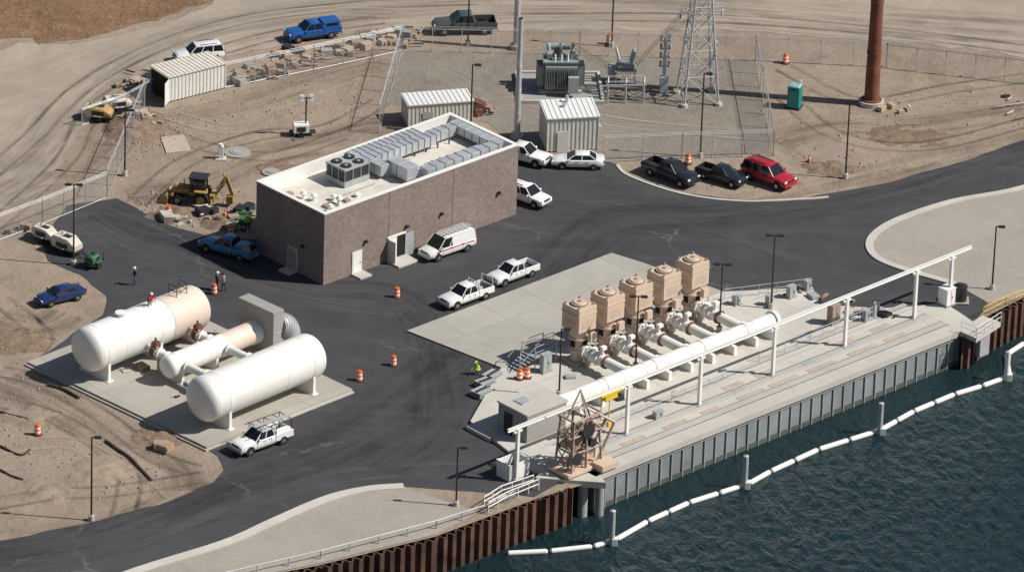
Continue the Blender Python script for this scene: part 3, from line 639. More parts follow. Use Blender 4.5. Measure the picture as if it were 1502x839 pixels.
# ------------------------------------------------------------------ block control building
BA=xy(P(474,419)); BC=xy(P(757,315)); bx=(BC-BA).normalized(); BL=(BC-BA).length; by=Vector((-bx.y,bx.x,0))
RB=math.atan2(bx.y,bx.x); BH=hm(474,419,103); BW=9.1
bl=Asset('block_control_building',(BA.x,BA.y,0),RB); t=.3; ZR=BH-1.1
for (x0,x1,y0,y1) in ((0,BL,0,t),(0,BL,BW-t,BW),(0,t,t,BW-t),(BL-t,BL,t,BW-t)):
    bl.box('block_walls',M_block,((x0+x1)/2,(y0+y1)/2,BH/2),(x1-x0,y1-y0,BH))
e=.05
for (x0,x1,y0,y1) in ((-e,BL+e,-e,t+e),(-e,BL+e,BW-t-e,BW+e),(-e,t+e,t+e,BW-t-e),(BL-t-e,BL+e,t+e,BW-t-e)):
    bl.box('parapet_cap',M_white,((x0+x1)/2,(y0+y1)/2,BH+.05),(x1-x0,y1-y0,.1))
M_roof=mat('roof_membrane',(.62,.59,.52),.7,0,.1,.5,stain=.5,staincol=(.36,.32,.27)); M_line=mat('parapet_lining',(.76,.75,.71),.6,0,.05,.5,stain=.15,staincol=(.5,.46,.4))
bl.box('roof_membrane',M_roof,(BL/2,BW/2,ZR),(BL-2*t,BW-2*t,.1))
for (x0,x1,y0,y1) in ((t,BL-t,t,t+.04),(t,BL-t,BW-t-.04,BW-t),(t,t+.04,t+.04,BW-t-.04),(BL-t-.04,BL-t,t+.04,BW-t-.04)):
    bl.box('parapet_lining',M_line,((x0+x1)/2,(y0+y1)/2,(ZR+BH)/2+.02),(x1-x0,y1-y0,BH-ZR-.06))
def door(x,w_,side='f'):
    if side=='f':
        bl.box('door_frames',M_ribsteel,(x,-.03,1.1),(w_+.2,.1,2.25)); bl.box('door_leaves',M_white,(x,-.07,1.07),(w_,.06,2.1)); bl.box('door_hardware',M_dark,(x+w_*.35,-.12,1.05),(.06,.06,.12))
    else:
        bl.box('side_door',M_tand,(-.04,x,1.07),(.1,w_,2.15)); bl.box('side_door_frame',M_ribsteel,(-.02,x,1.12),(.08,w_+.2,2.27))
door(BL*.168,1.0)
bl.box('stoops',M_concp,(BL*.168,-.7,.1),(1.4,1.3,.2),0,.02); bl.box('stoops',M_concp,(BL*.37,-.9,.1),(2.4,1.7,.2),0,.02); bl.box('stoops',M_concp,(-.6,BW*.45,.1),(1.0,1.4,.2),0,.02)
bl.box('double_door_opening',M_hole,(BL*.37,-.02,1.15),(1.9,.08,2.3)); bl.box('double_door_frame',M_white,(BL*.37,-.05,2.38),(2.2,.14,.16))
bl.box('open_door_leaf',M_ribsteel,(BL*.37-1.0,-.55,1.15),(.06,1.0,2.2)); bl.box('open_door_grey',M_grey,(BL*.37+1.5,-.12,1.15),(1.0,.06,2.2)); bl.box('closed_door_leaf',M_white,(BL*.37-.45,-.08,1.15),(.9,.05,2.2))
door(BW*.45,1.1,'s')
for x in (BL*.21,BL*.42,BL*.6,BL*.9): bl.box('wall_lights',M_dark,(x,-.15,2.9),(.3,.3,.25),0,.03)
bl.box('wall_lights',M_dark,(-.15,BW*.3,2.9),(.3,.3,.25),0,.03)
for x in (.33,.66): bl.box('control_joints',M_dark,(BL*x,-.003,BH/2),(.03,.02,BH-.1))
zr=ZR+.05
def ab(a_,b_): return BL*a_,BW*b_
M_join=mat('duct_joint',(.33,.34,.36),.5,.4,.1)
def ductrun(a0,a1,b0,b1,z0,z1,nseg,axis='x'):
    x0,y0=ab(a0,b0); x1,y1=ab(a1,b1)
    for i in range(nseg):
        f0=i/nseg; f1=(i+1)/nseg
        if axis=='x': bl.box('roof_ducts',M_duct,(x0+(x1-x0)*(f0+f1)/2,(y0+y1)/2,zr+(z0+z1)/2),((x1-x0)/nseg-.03,y1-y0,z1-z0),0,.015); bl.box('duct_flanges',M_join,(x0+(x1-x0)*f1,(y0+y1)/2,zr+(z0+z1)/2),(.06,y1-y0+.1,z1-z0+.1))
        else: bl.box('roof_ducts',M_duct,((x0+x1)/2,y0+(y1-y0)*(f0+f1)/2,zr+(z0+z1)/2),(x1-x0,(y1-y0)/nseg-.03,z1-z0),0,.015); bl.box('duct_flanges',M_join,((x0+x1)/2,y0+(y1-y0)*f1,zr+(z0+z1)/2),(x1-x0+.1,.06,z1-z0+.1))
ductrun(.42,.80,.64,.78,.45,1.35,12); ductrun(.44,.78,.82,.95,.3,1.2,12)
ductrun(.80,.93,.70,.82,.35,1.2,3); ductrun(.93,.975,.15,.82,.4,1.2,6,'y')
ductrun(.56,.93,.10,.22,.45,1.25,8); ductrun(.62,.90,.26,.32,.3,.8,7)
ductrun(.49,.55,.20,.5,.3,1.5,2,'y'); ductrun(.44,.49,.44,.62,.3,1.3,2,'y')
for x in [.45+.06*i for i in range(8)]:
    bl.box('duct_stands',M_dark,(BL*x,BW*.65,zr+.22),(.1,.1,.44)); bl.box('duct_stands',M_dark,(BL*x,BW*.93,zr+.15),(.1,.1,.3)); bl.box('duct_stands',M_dark,(BL*min(.92,x+.1),BW*.12,zr+.22),(.1,.1,.44))
ux,uy=ab(.345,.66)
bl.box('hvac_unit_frame',M_grey,(ux,uy,zr+.3),(3.0,2.6,.5)); bl.box('hvac_coil',M_dark,(ux,uy,zr+1.05),(2.8,2.4,1.1)); bl.box('hvac_top',M_grey,(ux,uy,zr+1.68),(3.0,2.6,.16),0,.02)
for q in range(4):
    bl.box('hvac_posts',M_galv,(ux-1.45+q*.966,uy-1.25,zr+1.05),(.05,.05,1.2)); bl.box('hvac_posts',M_galv,(ux-1.45,uy-1.25+q*.83,zr+1.05),(.05,.05,1.2))
for sx in (-.75,.75):
    for sy in (-.62,.62): bl.cyl('hvac_fans',M_dark,(ux+sx,uy+sy,zr+1.76),(ux+sx,uy+sy,zr+1.86),.5,n=20); bl.cyl('fan_hubs',M_grey,(ux+sx,uy+sy,zr+1.86),(ux+sx,uy+sy,zr+1.9),.15)
for a_,b_,hh_ in ((.10,.6,.9),(.12,.5,.8),(.18,.38,.7),(.16,.25,1.2),(.10,.2,.9),(.2,.15,.5),(.27,.3,.4)):
    x,y=ab(a_,b_); bl.cyl('roof_vents',M_white,(x,y,zr),(x,y,zr+hh_*.7),.18); bl.cyl('vent_caps',M_white,(x,y,zr+hh_*.6),(x,y,zr+hh_*.85),.32,.2)
for a_,b_,sx,sy in ((.13,.3,1.1,.8),(.21,.28,.5,.5),(.08,.75,.6,.6)): bl.box('roof_curbs',M_tand,(*ab(a_,b_),zr+.12),(sx,sy,.24))
bl.box('conduits',M_galv,(*ab(.3,.16),zr+.12),(BL*.5,.08,.08)); bl.box('conduits',M_galv,(*ab(.3,.4),zr+.1),(BL*.2,.06,.06)); bl.box('downpipe',M_concd,(BL*.46,BW+.1,BH/2),(.15,.15,BH))
bl.done()
# ------------------------------------------------------------------ sheds
def shed(name,base,right,wd,h,m,roofm,slope=0,openend=False):
    b=xy(P(*base)); r=xy(P(*right)); d=(r-b); L=d.length; rz=math.atan2(d.y,d.x)
    a=Asset(name,(b.x,b.y,0),rz)
    a.box('floor',M_dark,(L/2,wd/2,.03),(L,wd,.06))
    a.box('walls',m,(L/2,wd/2,h/2+.06),(L,wd,h-.1))
    n=int(L/.38); m2=int(wd/.38)
    for i in range(n+1):
        x=L*i/n
        a.box('cladding_ribs',m,(x,-.02,h/2),(.13,.05,h-.15)); a.box('cladding_ribs',m,(x,wd+.02,h/2),(.13,.05,h-.15))
    for i in range(m2+1): a.box('cladding_ribs',m,(-.02,wd*i/m2,h/2),(.05,.13,h-.15)); a.box('cladding_ribs',m,(L+.02,wd*i/m2,h/2),(.05,.13,h-.15))
    o=.15
    vs=[(-o,-o,h),(L+o,-o,h),(L+o,wd+o,h+slope),(-o,wd+o,h+slope),(-o,-o,h+.1),(L+o,-o,h+.1),(L+o,wd+o,h+slope+.1),(-o,wd+o,h+slope+.1)]
    a.geo('roof',roofm,vs,F6)
    for i in range(int(L/.45)+1):
        x=L*i/int(L/.45); vs=[(x-.03,-o,h+.1),(x+.03,-o,h+.1),(x+.03,wd+o,h+slope+.1),(x-.03,wd+o,h+slope+.1)]; vs+=[(p[0],p[1],p[2]+.05) for p in vs]
        a.geo('roof_seams',roofm,vs,F6)
    if openend: a.box('open_end',M_hole,(-.08,wd/2,h/2),(.06,wd-.3,h-.35)); a.box('door_leaf',m,(-.5,-.45,h/2),(1.2,.05,h-.3),rad(40)); 
    return a,L,wd
M_shedroof=mat('shed_roof_white',(.74,.74,.72),.4,0,.05); M_contw=mat('container_white',(.70,.70,.66),.5,0,.06,stain=.2,staincol=(.4,.3,.2)); M_contr=mat('container_roof',(.68,.64,.56),.6,0,.08,stain=.4,staincol=(.5,.4,.28))
a,L,wd=shed('shipping_container',(247,151),(330,130),3.0,hm(250,149,36),M_contw,M_contr,0,True); a.done()
a,L,wd=shed('storage_container',(599,188),(692,181),2.6,hm(600,190,32),M_ribsteel,M_shedroof); a.box('sign',M_grey,(L*.3,-.1,1.2),(1,.04,.7)); a.done()
a,L,wd=shed('metal_control_shed',(802,224),(876,220),3.4,hm(800,222,48),M_ribsteel,M_shedroof,.3); a.box('door',M_ribsteel,(L*.3,-.1,1.05),(1,.06,2.1)); a.cyl('roof_vent',M_galv,(L*.4,2.0,3),(L*.4,2.0,4.0),.2); a.box('wall_unit',M_galv,(L+.35,1.5,1.3),(.5,.9,1.1),0,.02); a.cyl('roof_vent',M_galv,(L*.5,2.9,3),(L*.5,2.9,4.4),.14); a.done()
# ------------------------------------------------------------------ vehicles
def ring(x,hw,zb,zt):
    h=zt-zb; q=[(-hw*.9,zb),(-hw,zb+.2*h),(-hw,zb+.6*h),(-hw*.96,zb+.9*h),(-hw*.86,zt),(hw*.86,zt),(hw*.96,zb+.9*h),(hw,zb+.6*h),(hw,zb+.2*h),(hw*.9,zb)]
    return [(x,y,z) for y,z in q]
def wheels(a,xs,r,hw):
    for x in xs:
        for sy in (-1,1):
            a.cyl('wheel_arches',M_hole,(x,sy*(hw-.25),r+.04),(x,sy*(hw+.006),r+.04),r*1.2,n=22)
            a.cyl('tyres',M_black,(x,sy*(hw-.2),r),(x,sy*(hw+.03),r),r,n=22); a.cyl('hubs',M_hub,(x,sy*(hw-.1),r),(x,sy*(hw+.045),r),r*.58,r*.45,16)
def greenhouse(a,pm,x0,x1,t0,t1,zb,zt,hb,ht,pill=(),solid=None):
    vs=[(x0,-hb,zb),(x1,-hb,zb),(x1,hb,zb),(x0,hb,zb),(t0,-ht,zt),(t1,-ht,zt),(t1,ht,zt),(t0,ht,zt)]
    a.geo('windows',M_glass,vs,F6)
    m_=.04
    vs=[(t0-m_,-ht-m_,zt-.05),(t1+m_,-ht-m_,zt-.05),(t1+m_,ht+m_,zt-.05),(t0-m_,ht+m_,zt-.05),(t0+.06,-ht+.08,zt+.05),(t1-.1,-ht+.08,zt+.05),(t1-.1,ht-.08,zt+.05),(t0+.06,ht-.08,zt+.05)]
    a.geo('roof_panel',pm,vs,F6,.02)
    for sy in (-1,1):
        for xb,xt in ((x0,t0),(x1,t1)): a.cyl('pillars',pm,(xb,sy*hb,zb-.02),(xt,sy*ht,zt),.05,n=6)
        for f in pill: a.cyl('pillars',pm,(x0+(x1-x0)*f,sy*(hb+.0),zb-.02),(t0+(t1-t0)*f,sy*ht,zt),.05,n=6)
        a.box('side_mirrors',pm,(x1-.25,sy*(hb+.18),zb+.1),(.14,.22,.17),0,.02)
    if solid:
        s0,s1=solid; k=.015
        vs=[(x0-k,-hb-k,zb),(s1,-hb-k,zb),(s1,hb+k,zb),(x0-k,hb+k,zb),(t0-k,-ht-k,zt),(s1,-ht-k,zt),(s1,ht+k,zt),(t0-k,ht+k,zt)]
        a.geo('cargo_panels',pm,vs,F6,.02)
def ends(a,pm,xf,xr,hw,zf,zr):
    a.box('front_bumper',M_hub if pm in (PW,PG) else pm,(xf+.02,0,.48),(.16,hw*1.86,.22),0,.04); a.box('grille',M_dark,(xf+.015,0,zf-.1),(.06,hw*1.0,.2))
    a.box('rear_bumper',M_hub,(xr-.03,0,.5),(.16,hw*1.84,.2),0,.03)
    for sy in (-1,1): a.box('headlamps',M_lamp,(xf-.03,sy*hw*.74,zf-.08),(.1,.32,.17),0,.02); a.box('tail_lamps',M_red,(xr-.005,sy*hw*.9,zr-.15),(.06,.16,.3))
    a.box('number_plate',M_refl,(xr-.12,0,.62),(.02,.3,.15))
    a.box('windscreen_wipers',M_dark,(xf*.42,0,1.13),(.03,1.0,.02))
def doorlines(a,xs,hw,z0,z1):
    for x in xs:
        for sy in (-1,1): a.box('door_gaps',M_dark,(x,sy*(hw+.001),(z0+z1)/2),(.02,.012,z1-z0))
    for x in xs[:-1]:
        for sy in (-1,1): a.box('door_handles',M_dark,(x+.18,sy*(hw+.01),z1-.08),(.16,.03,.04))
def vehicle(kind,pm,frontpx,rearpx,sc=.97,name=None,extra=None,dv=8):
    f=xy(P(frontpx[0],frontpx[1]+dv)); r=xy(P(rearpx[0],rearpx[1]+dv)); c=(f+r)/2; d=f-r; rz=math.atan2(d.y,d.x)
    nm={'pickup':'pickup_truck','sedan':'parked_car','suv':'parked_suv','van':'work_van','camper':'pickup_truck_with_camper_shell'}[kind]
    a=Asset(name or nm,(c.x,c.y,.04),rz,sc)
    if kind in('pickup','camper'):
        hw=.96
        a.loft('body',pm,[ring(-.85,hw,.42,1.18),ring(.9,hw,.4,1.18),ring(1.2,hw,.4,1.14),ring(2.3,hw*.98,.42,1.08),ring(2.65,hw*.94,.44,1.0),ring(2.78,hw*.86,.48,.86)])
        greenhouse(a,pm,-.82,1.2,-.66,.48,1.15,1.78,.86,.70,(.5,)); doorlines(a,(-.4,.25,1.15),hw,.6,1.08)
        a.box('chassis',M_dark,(0,0,.42),(5.2,1.5,.2))
        for sy in (-1,1):
            a.box('bed_sides',pm,(-1.86,sy*(hw-.06),.85),(1.9,.12,.66),0,.03); a.box('sills',M_dark,(0,sy*hw*.93,.4),(2.0,.08,.1))
        a.box('tailgate',pm,(-2.8,0,.85),(.1,1.9,.6),0,.03); a.box('bed_floor',M_dark,(-1.85,0,.62),(1.9,1.7,.08)); a.box('bed_headboard',pm,(-.93,0,.9),(.1,1.7,.55))
        ends(a,pm,2.75,-2.87,hw,1.0,1.1); wheels(a,(1.85,-1.75),.39,hw-.01)
        if kind=='camper':
            vs=[(-2.85,-.9,1.17),(-.86,-.9,1.17),(-.86,.9,1.17),(-2.85,.9,1.17),(-2.75,-.74,1.82),(-.86,-.74,1.82),(-.86,.74,1.82),(-2.75,.74,1.82)]
            a.geo('camper_shell',pm,vs,F6,.05)
            for sy in (-1,1): a.box('shell_windows',M_glass,(-1.85,sy*.84,1.5),(1.3,.08,.3))
            a.box('shell_windows',M_glass,(-2.8,0,1.5),(.08,1.2,.35))
    elif kind=='sedan':
        hw=.9; a.loft('body',pm,[ring(-2.4,hw*.82,.5,.85),ring(-2.3,hw*.92,.4,.98),ring(-1.7,hw,.34,1.0),ring(-.6,hw,.32,.98),ring(.9,hw,.32,.96),ring(1.8,hw*.97,.34,.86),ring(2.25,hw*.9,.38,.74),ring(2.42,hw*.78,.42,.62)])
        greenhouse(a,pm,-1.75,1.05,-1.05,.3,.93,1.38,.80,.60,(.52,)); doorlines(a,(-.9,.0,.95),hw,.45,.9); ends(a,pm,2.36,-2.38,hw*.92,.78,1.0); wheels(a,(1.45,-1.4),.33,hw-.01)
    elif kind=='suv':
        hw=.96; a.loft('body',pm,[ring(-2.5,hw*.9,.5,1.05),ring(-2.42,hw*.97,.42,1.14),ring(-1.5,hw,.38,1.15),ring(.9,hw,.38,1.14),ring(1.2,hw,.38,1.1),ring(2.1,hw*.97,.4,1.02),ring(2.4,hw*.92,.44,.92),ring(2.5,hw*.84,.48,.8)])
        greenhouse(a,pm,-2.42,1.15,-2.2,.45,1.1,1.76,.87,.70,(.33,.68)); doorlines(a,(-1.1,-.05,.95),hw,.5,1.05); ends(a,pm,2.46,-2.5,hw*.95,.95,1.2); wheels(a,(1.6,-1.45),.38,hw-.01)
        a.box('roof_rack',M_dark,(-.9,.55,1.86),(1.8,.05,.05)); a.box('roof_rack',M_dark,(-.9,-.55,1.86),(1.8,.05,.05))
    elif kind=='van':
        hw=.99; a.loft('body',pm,[ring(-2.85,hw*.94,.5,1.15),ring(-2.75,hw,.42,1.22),ring(1.2,hw,.4,1.22),ring(1.6,hw,.4,1.15),ring(2.4,hw*.97,.42,1.02),ring(2.75,hw*.9,.46,.9),ring(2.84,hw*.8,.5,.78)])
        greenhouse(a,pm,-2.78,1.75,-2.68,.9,1.18,2.05,.93,.80,(.72,),solid=(-2.78,.1)); doorlines(a,(-1.2,.15,1.3),hw,.5,1.15); ends(a,pm,2.8,-2.84,hw*.95,.98,1.5); wheels(a,(1.8,-1.75),.38,hw-.01)
        for sy in (-.5,.5): a.box('roof_rack',M_galv,(-.8,sy,2.28),(3.2,.05,.05)); 
        for q in range(6): a.box('ladder',M_galv,(-2.2+q*.55,.3,2.36),(.05,1.2,.05)); a.cyl('rack_posts',M_galv,(-2.2+q*.55,-.5,2.05),(-2.2+q*.55,-.5,2.3),.03,n=6)
        a.box('ladder_rails',M_grey,(-.8,.5,2.42),(3.6,.07,.09)); a.box('ladder_rails',M_grey,(-.8,.1,2.42),(3.6,.07,.09))
        M_st=mat('stripe_red',(.5,.02,.02),.4)
        for sy in (-1,1): a.box('side_stripe',M_st,(-.3,sy*(hw+.012),.98),(4.6,.02,.1))
    if extra=='rack':
        for sy in (-.85,.85):
            for x in (-2.7,-1.0,.6): a.cyl('rack_posts',M_dark,(x,sy,1.1),(x,sy*.95,2.1),.035,n=6)
            a.cyl('rack_rails',M_dark,(-2.8,sy*.95,2.1),(1.1,sy*.95,2.1),.04,n=6)
        for x in (-2.7,-1.9,-1.0,-.2,.6): a.cyl('rack_rails',M_dark,(x,-.8,2.1),(x,.8,2.1),.035,n=6)
        a.box('tool_boxes',M_white,(-1.8,.62,1.2),(1.6,.4,.4),0,.02); a.box('ladder',M_grey,(-.9,.2,2.17),(3.6,.35,.06))
    if extra=='utility':
        for x in (-2.7,-1.0): a.cyl('rack_posts',M_white,(x,-.8,1.1),(x,-.8,1.9),.035,n=6); a.cyl('rack_posts',M_white,(x,.8,1.1),(x,.8,1.9),.035,n=6); a.cyl('rack_bar',M_white,(x,-.8,1.9),(x,.8,1.9),.035,n=6)
        a.box('tool_box',M_galv,(-1.2,0,1.25),(.5,1.7,.35),0,.02); a.box('cargo',M_dark,(-2,.2,.9),(.9,.8,.5))
    if extra=='load':
        a.box('cargo',PLB,(-1.7,.1,1.2),(1.2,1.2,.7),0,.04); a.box('cargo_box',M_dark,(-2.3,-.4,1.1),(.5,.7,.6),0,.02); a.cyl('spool',M_wood,(-2.2,.3,1.1),(-2.2,.8,1.1),.4)
    a.done()
vehicle('camper',PB,(424,55),(491,45),.95,dv=6); vehicle('pickup',PG,(638,44),(722,42),1.08,dv=4); vehicle('suv',PW,(264,84),(318,78),.95)
vehicle('pickup',PW,(793,235),(738,222)); vehicle('sedan',PW,(813,239),(882,241),1.02,dv=5); vehicle('suv',PW,(795,296),(748,280),.95)
vehicle('van',PW,(620,376),(690,352),.96); vehicle('pickup',PW,(650,446),(715,423),.93,extra='utility'); vehicle('pickup',PW,(720,411),(783,388),.9,dv=10)
vehicle('pickup',PW,(343,660),(421,632),1.0,extra='rack',dv=9); vehicle('pickup',PBK,(1020,268),(948,240),1.0,dv=9); vehicle('pickup',PDK,(1087,268),(1030,250),.86,dv=7); vehicle('suv',PR,(1163,272),(1092,245),1.05,dv=9)
vehicle('sedan',PNB,(58,444),(118,429),.94,dv=5); vehicle('pickup',PLB,(298,358),(372,378),.97,extra='load',dv=5)
# ------------------------------------------------------------------ lamps, poles
def lamp(u,vb,vt,heads=1,z=0):
    b=P(u,vb,z); h=hm(u,vb,vb-vt); a=Asset('street_lamp',(b.x,b.y,z))
    a.cyl('base',M_concp,(0,0,0),(0,0,.5),.26,n=14); a.cyl('pole',M_bronze,(0,0,.5),(0,0,h),.09,.065,10)
    for s_ in ([1,-1] if heads==2 else [1]): a.box('arm',M_bronze,(s_*.25,0,h),(.5,.08,.08)); a.box('lamp_head',M_bronze,(s_*.5,0,h),(.6,.35,.16),0,.03)
    a.done()
for l in ((108,389,272,2),(134,763,640,1),(183,258,163,1),(690,200,97,1),(686,67,-50,1),(897,69,-40,1),(1027,231,110,1),(1240,262,150,1),(1455,425,333,1),(669,742,655,1)): lamp(*l)
for l in ((1131,452,346,2),(1055,486,388,2),(932,540,435,2),(820,580,482,1)): lamp(*l,z=ZD)
def pole(name,u,v_,h,r0,r1,m,base=None,n=20):
    b=P(u,v_); a=Asset(name,(b.x,b.y,0))
    if base: a.cyl('footing',M_concp,(0,0,-.2),(0,0,.45),base,n=28)
    for i in range(5):
        f0=i/5;f1=(i+1)/5; a.cyl('shaft',m,(0,0,.3+h*f0),(0,0,.3+h*f1),r0+(r1-r0)*f0,r0+(r1-r0)*f1,n)
        a.cyl('joint_bands',m,(0,0,.3+h*f1-.3),(0,0,.3+h*f1),(r0+(r1-r0)*f1)*1.07,n=n)
    a.cyl('base_flange',m,(0,0,.45),(0,0,.6),r0*1.35,n=n); a.done()
pole('rusty_transmission_pole',1278,153,26,.72,.40,M_rust,1.2,24)
pole('steel_mast',758,203,hm(758,203,168),.30,.22,M_galv,.6); pole('steel_mast',757,72,12,.32,.25,M_galv,.6)
b=P(1023,146); a=Asset('lattice_tower',(b.x,b.y,0),rad(12)); TH=17.5
def leg(sx,sy,z): w0=1.45*(1-z/TH)+.22; return Vector((sx*w0,sy*w0,z))
lv=[0,2.9,5.5,7.8,9.8,11.6,13.2,14.6,16,TH]
cs=[(-1,-1),(1,-1),(1,1),(-1,1)]
for c in cs: a.cyl('legs',M_galv,leg(*c,0),leg(*c,TH),.11,.08,6); a.cyl('footings',M_concp,leg(*c,-.1),leg(*c,.3),.35)
for z0,z1 in zip(lv,lv[1:]):
    for i in range(4):
        p,q=cs[i],cs[(i+1)%4]; a.cyl('bracing',M_galv,leg(*p,z0),leg(*q,z1),.045,n=5); a.cyl('bracing',M_galv,leg(*q,z0),leg(*p,z1),.045,n=5); a.cyl('bracing',M_galv,leg(*p,z1),leg(*q,z1),.045,n=5)
for z in (9.2,12.5,15.5):
    for y in (-.4,.4): a.cyl('crossarms',M_galv,(-2.2,y,z),(2.2,y,z),.06,n=6)
    for x in (-2,2): a.rev('insulators',M_insul,(x,0,z),(0,0,-1),[(0,.08),(.1,.14),(.2,.08),(.3,.14),(.4,.08),(.5,.14),(.6,.08),(.7,.14),(.8,.05)],10)
for z,s_ in ((3.6,1),(4.8,1),(5.2,-1)): a.box('floodlights',M_galv,(s_*1.5,-.3,z+1),(.35,.5,.4),0,.03)
a.done()
b=P(821,133); a=Asset('power_transformer',(b.x,b.y,0),rad(4))
a.box('containment_kerb',M_concp,(0,-3.2,.15),(8,.3,.5)); a.box('containment_kerb',M_concp,(0,3.6,.15),(8,.3,.5)); a.box('containment_kerb',M_concp,(-3.9,.2,.15),(.3,6.5,.5)); a.box('containment_kerb',M_concp,(3.9,.2,.15),(.3,6.5,.5)); a.box('pad',M_concd,(0,.2,.12),(7.5,6.4,.2))
a.box('plinth',M_concp,(0,0,.35),(4,2.6,.3)); a.box('main_tank',M_trans,(0,0,1.9),(3.1,2.0,2.7),0,.04); a.box('tank_lid',M_trans,(0,0,3.3),(3.3,2.2,.12))
for sy in (-1,1):
    for g_ in (-1,0,1):
        for q in range(6): a.box('radiator_fins',M_trans,(g_*1.05-.4+q*.16,sy*1.45,1.9),(.05,.7,2.1))
    a.cyl('header_pipes',M_trans,(-1.5,sy*1.45,3.0),(1.5,sy*1.45,3.0),.1); a.cyl('header_pipes',M_trans,(-1.5,sy*1.45,.95),(1.5,sy*1.45,.95),.1)
for sx in (-1,1):
    for q in range(7): a.box('end_fins',M_trans,(sx*1.95,-.75+q*.25,1.8),(.6,.05,2.0))
for x in (-1,0,1):
    a.rev('bushings',M_insul,(x,.4,3.35),(x*.15,.1,1),[(0,.22),(.15,.12)]+[(.2+.1*j,.2 if j%2 else .1) for j in range(10)]+[(1.3,.04),(1.5,.04)],14)
    a.rev('low_bushings',M_insul,(x*.6,-.6,3.35),(0,0,1),[(0,.18)]+[(.1+.08*j,.15 if j%2 else .08) for j in range(6)]+[(.7,.03)],12)
a.cyl('conservator',M_trans,(-1.3,1.1,4.1),(.9,1.1,4.1),.36,n=18); a.box('conservator_stand',M_trans,(-.2,1.1,3.6),(.8,.2,.6)); a.box('control_cabinet',M_grey,(1.1,-2.1,1.5),(1,.5,1.6),0,.03)
for x in (-.5,.5): a.box('top_boxes',M_trans,(x*2.2,.0,3.6),(.5,.8,.6),0,.02)
a.done()
b=P(916,122); a=Asset('circuit_breaker',(b.x,b.y,0),rad(5))
for sx in (-.9,.9):
    for sy in (-.6,.6): a.cyl('legs',M_galv,(sx,sy,0),(sx,sy,1.5),.07,n=6)
    a.cyl('braces',M_galv,(sx,-.6,.1),(sx,.6,1.4),.04,n=5)
a.box('frame',M_galv,(0,0,1.5),(2.1,1.5,.15)); a.box('mechanism_cabinet',M_grey,(-1.3,0,1.2),(.6,1,1.2),0,.03)
for y in (-.55,0,.55):
    a.cyl('breaker_tanks',M_trans,(-.8,y,1.9),(.8,y,1.9),.22)
    for sx in (-.5,.5): a.rev('bushings',M_insul,(sx,y,2.0),(sx*.5,0,1),[(.1*j,.15 if j%2 else .07) for j in range(14)]+[(1.5,.03)],10)
a.done()
b=P(917,150); a=Asset('bus_support_frame',(b.x,b.y,0),rad(5))
for x in (-1.7,0,1.7):
    for y in (-.4,.4): a.cyl('legs',M_galv,(x,y,0),(x,y,1.9),.07,n=6)
    a.rev('insulators',M_insul,(x,0,1.95),(0,0,1),[(.08*j,.13 if j%2 else .06) for j in range(9)],10)
a.box('beam',M_galv,(0,-.4,1.9),(3.8,.12,.12)); a.box('beam',M_galv,(0,.4,1.9),(3.8,.12,.12)); a.cyl('busbar',M_galv,(-1.9,0,2.65),(1.9,0,2.65),.05,n=8); a.done()
b=P(973,136); a=Asset('disconnect_switch_stand',(b.x,b.y,0),rad(5))
a.cyl('column',M_galv,(0,0,0),(0,0,5.6),.16); a.box('cabinet',M_insul,(0,-.1,.9),(.8,.6,1.6),0,.03)
for z in (2.7,3.6,4.5,5.3):
    a.box('switch_arms',M_galv,(0,0,z),(1.0,.15,.12))
    for x in (-.4,.4): a.rev('insulators',M_insul,(x,0,z),(0,0,1),[(.07*j,.15 if j%2 else .07) for j in range(9)],10)
a.done()
cw=Asset('busbar_conductors')
T0=P(1023,146); 
for y in (-.6,0,.6):
    p=P(917,150)+Vector((0,y,2.7)); q=P(821,133)+Vector((y,.4,4.9)); cw.cyl('wires',M_dark,p,q,.02,n=5)
    q=T0+Vector((-2,y,8.5)); cw.cyl('wires',M_dark,p,q,.02,n=5); cw.cyl('wires',M_dark,P(973,136)+Vector((0,y,5.9)),T0+Vector((0,y,9)),.02,n=5)
cw.done()
# ------------------------------------------------------------------ fences
def fence(px,h=2.4,sp=3.0,name='chain_link_fence',z=0):
    a=Asset(name); pts=PX(px,z)
    for p,q in zip(pts,pts[1:]):
        L=(q-p).length; k=max(1,round(L/sp)); up=Vector((0,0,h))
        for i in range(k+1): b=p.lerp(q,i/k); a.cyl('posts',M_galv,b,b+up*1.08,.045,n=6)
        a.cyl('top_rail',M_galv,p+up,q+up,.035,n=6); a.cyl('bottom_wire',M_galv,p+up*.05,q+up*.05,.02,n=4)
        for e_ in (1.06,1.12): a.cyl('barbed_wires',M_galv,p+up*e_,q+up*e_,.015,n=4)
        a.geo('mesh',M_chain,[p+up*.05,q+up*.05,q+up,p+up],[(0,1,2,3)])
    a.done()
fence([(590,76),(850,82),(1108,90)]); fence([(1108,90),(1134,229)],2.6); fence([(1134,229),(1000,233),(885,238)]); fence([(590,76),(556,196)],2.8)
fence([(1108,90),(1300,100),(1560,130)]); fence([(590,76),(460,104),(330,130)]); fence([(212,160),(157,291)],2.8); fence([(157,291),(62,330)],2.4); fence([(62,330),(-40,368)],2.4); fence([(228,138),(180,165),(120,185)],1.6)
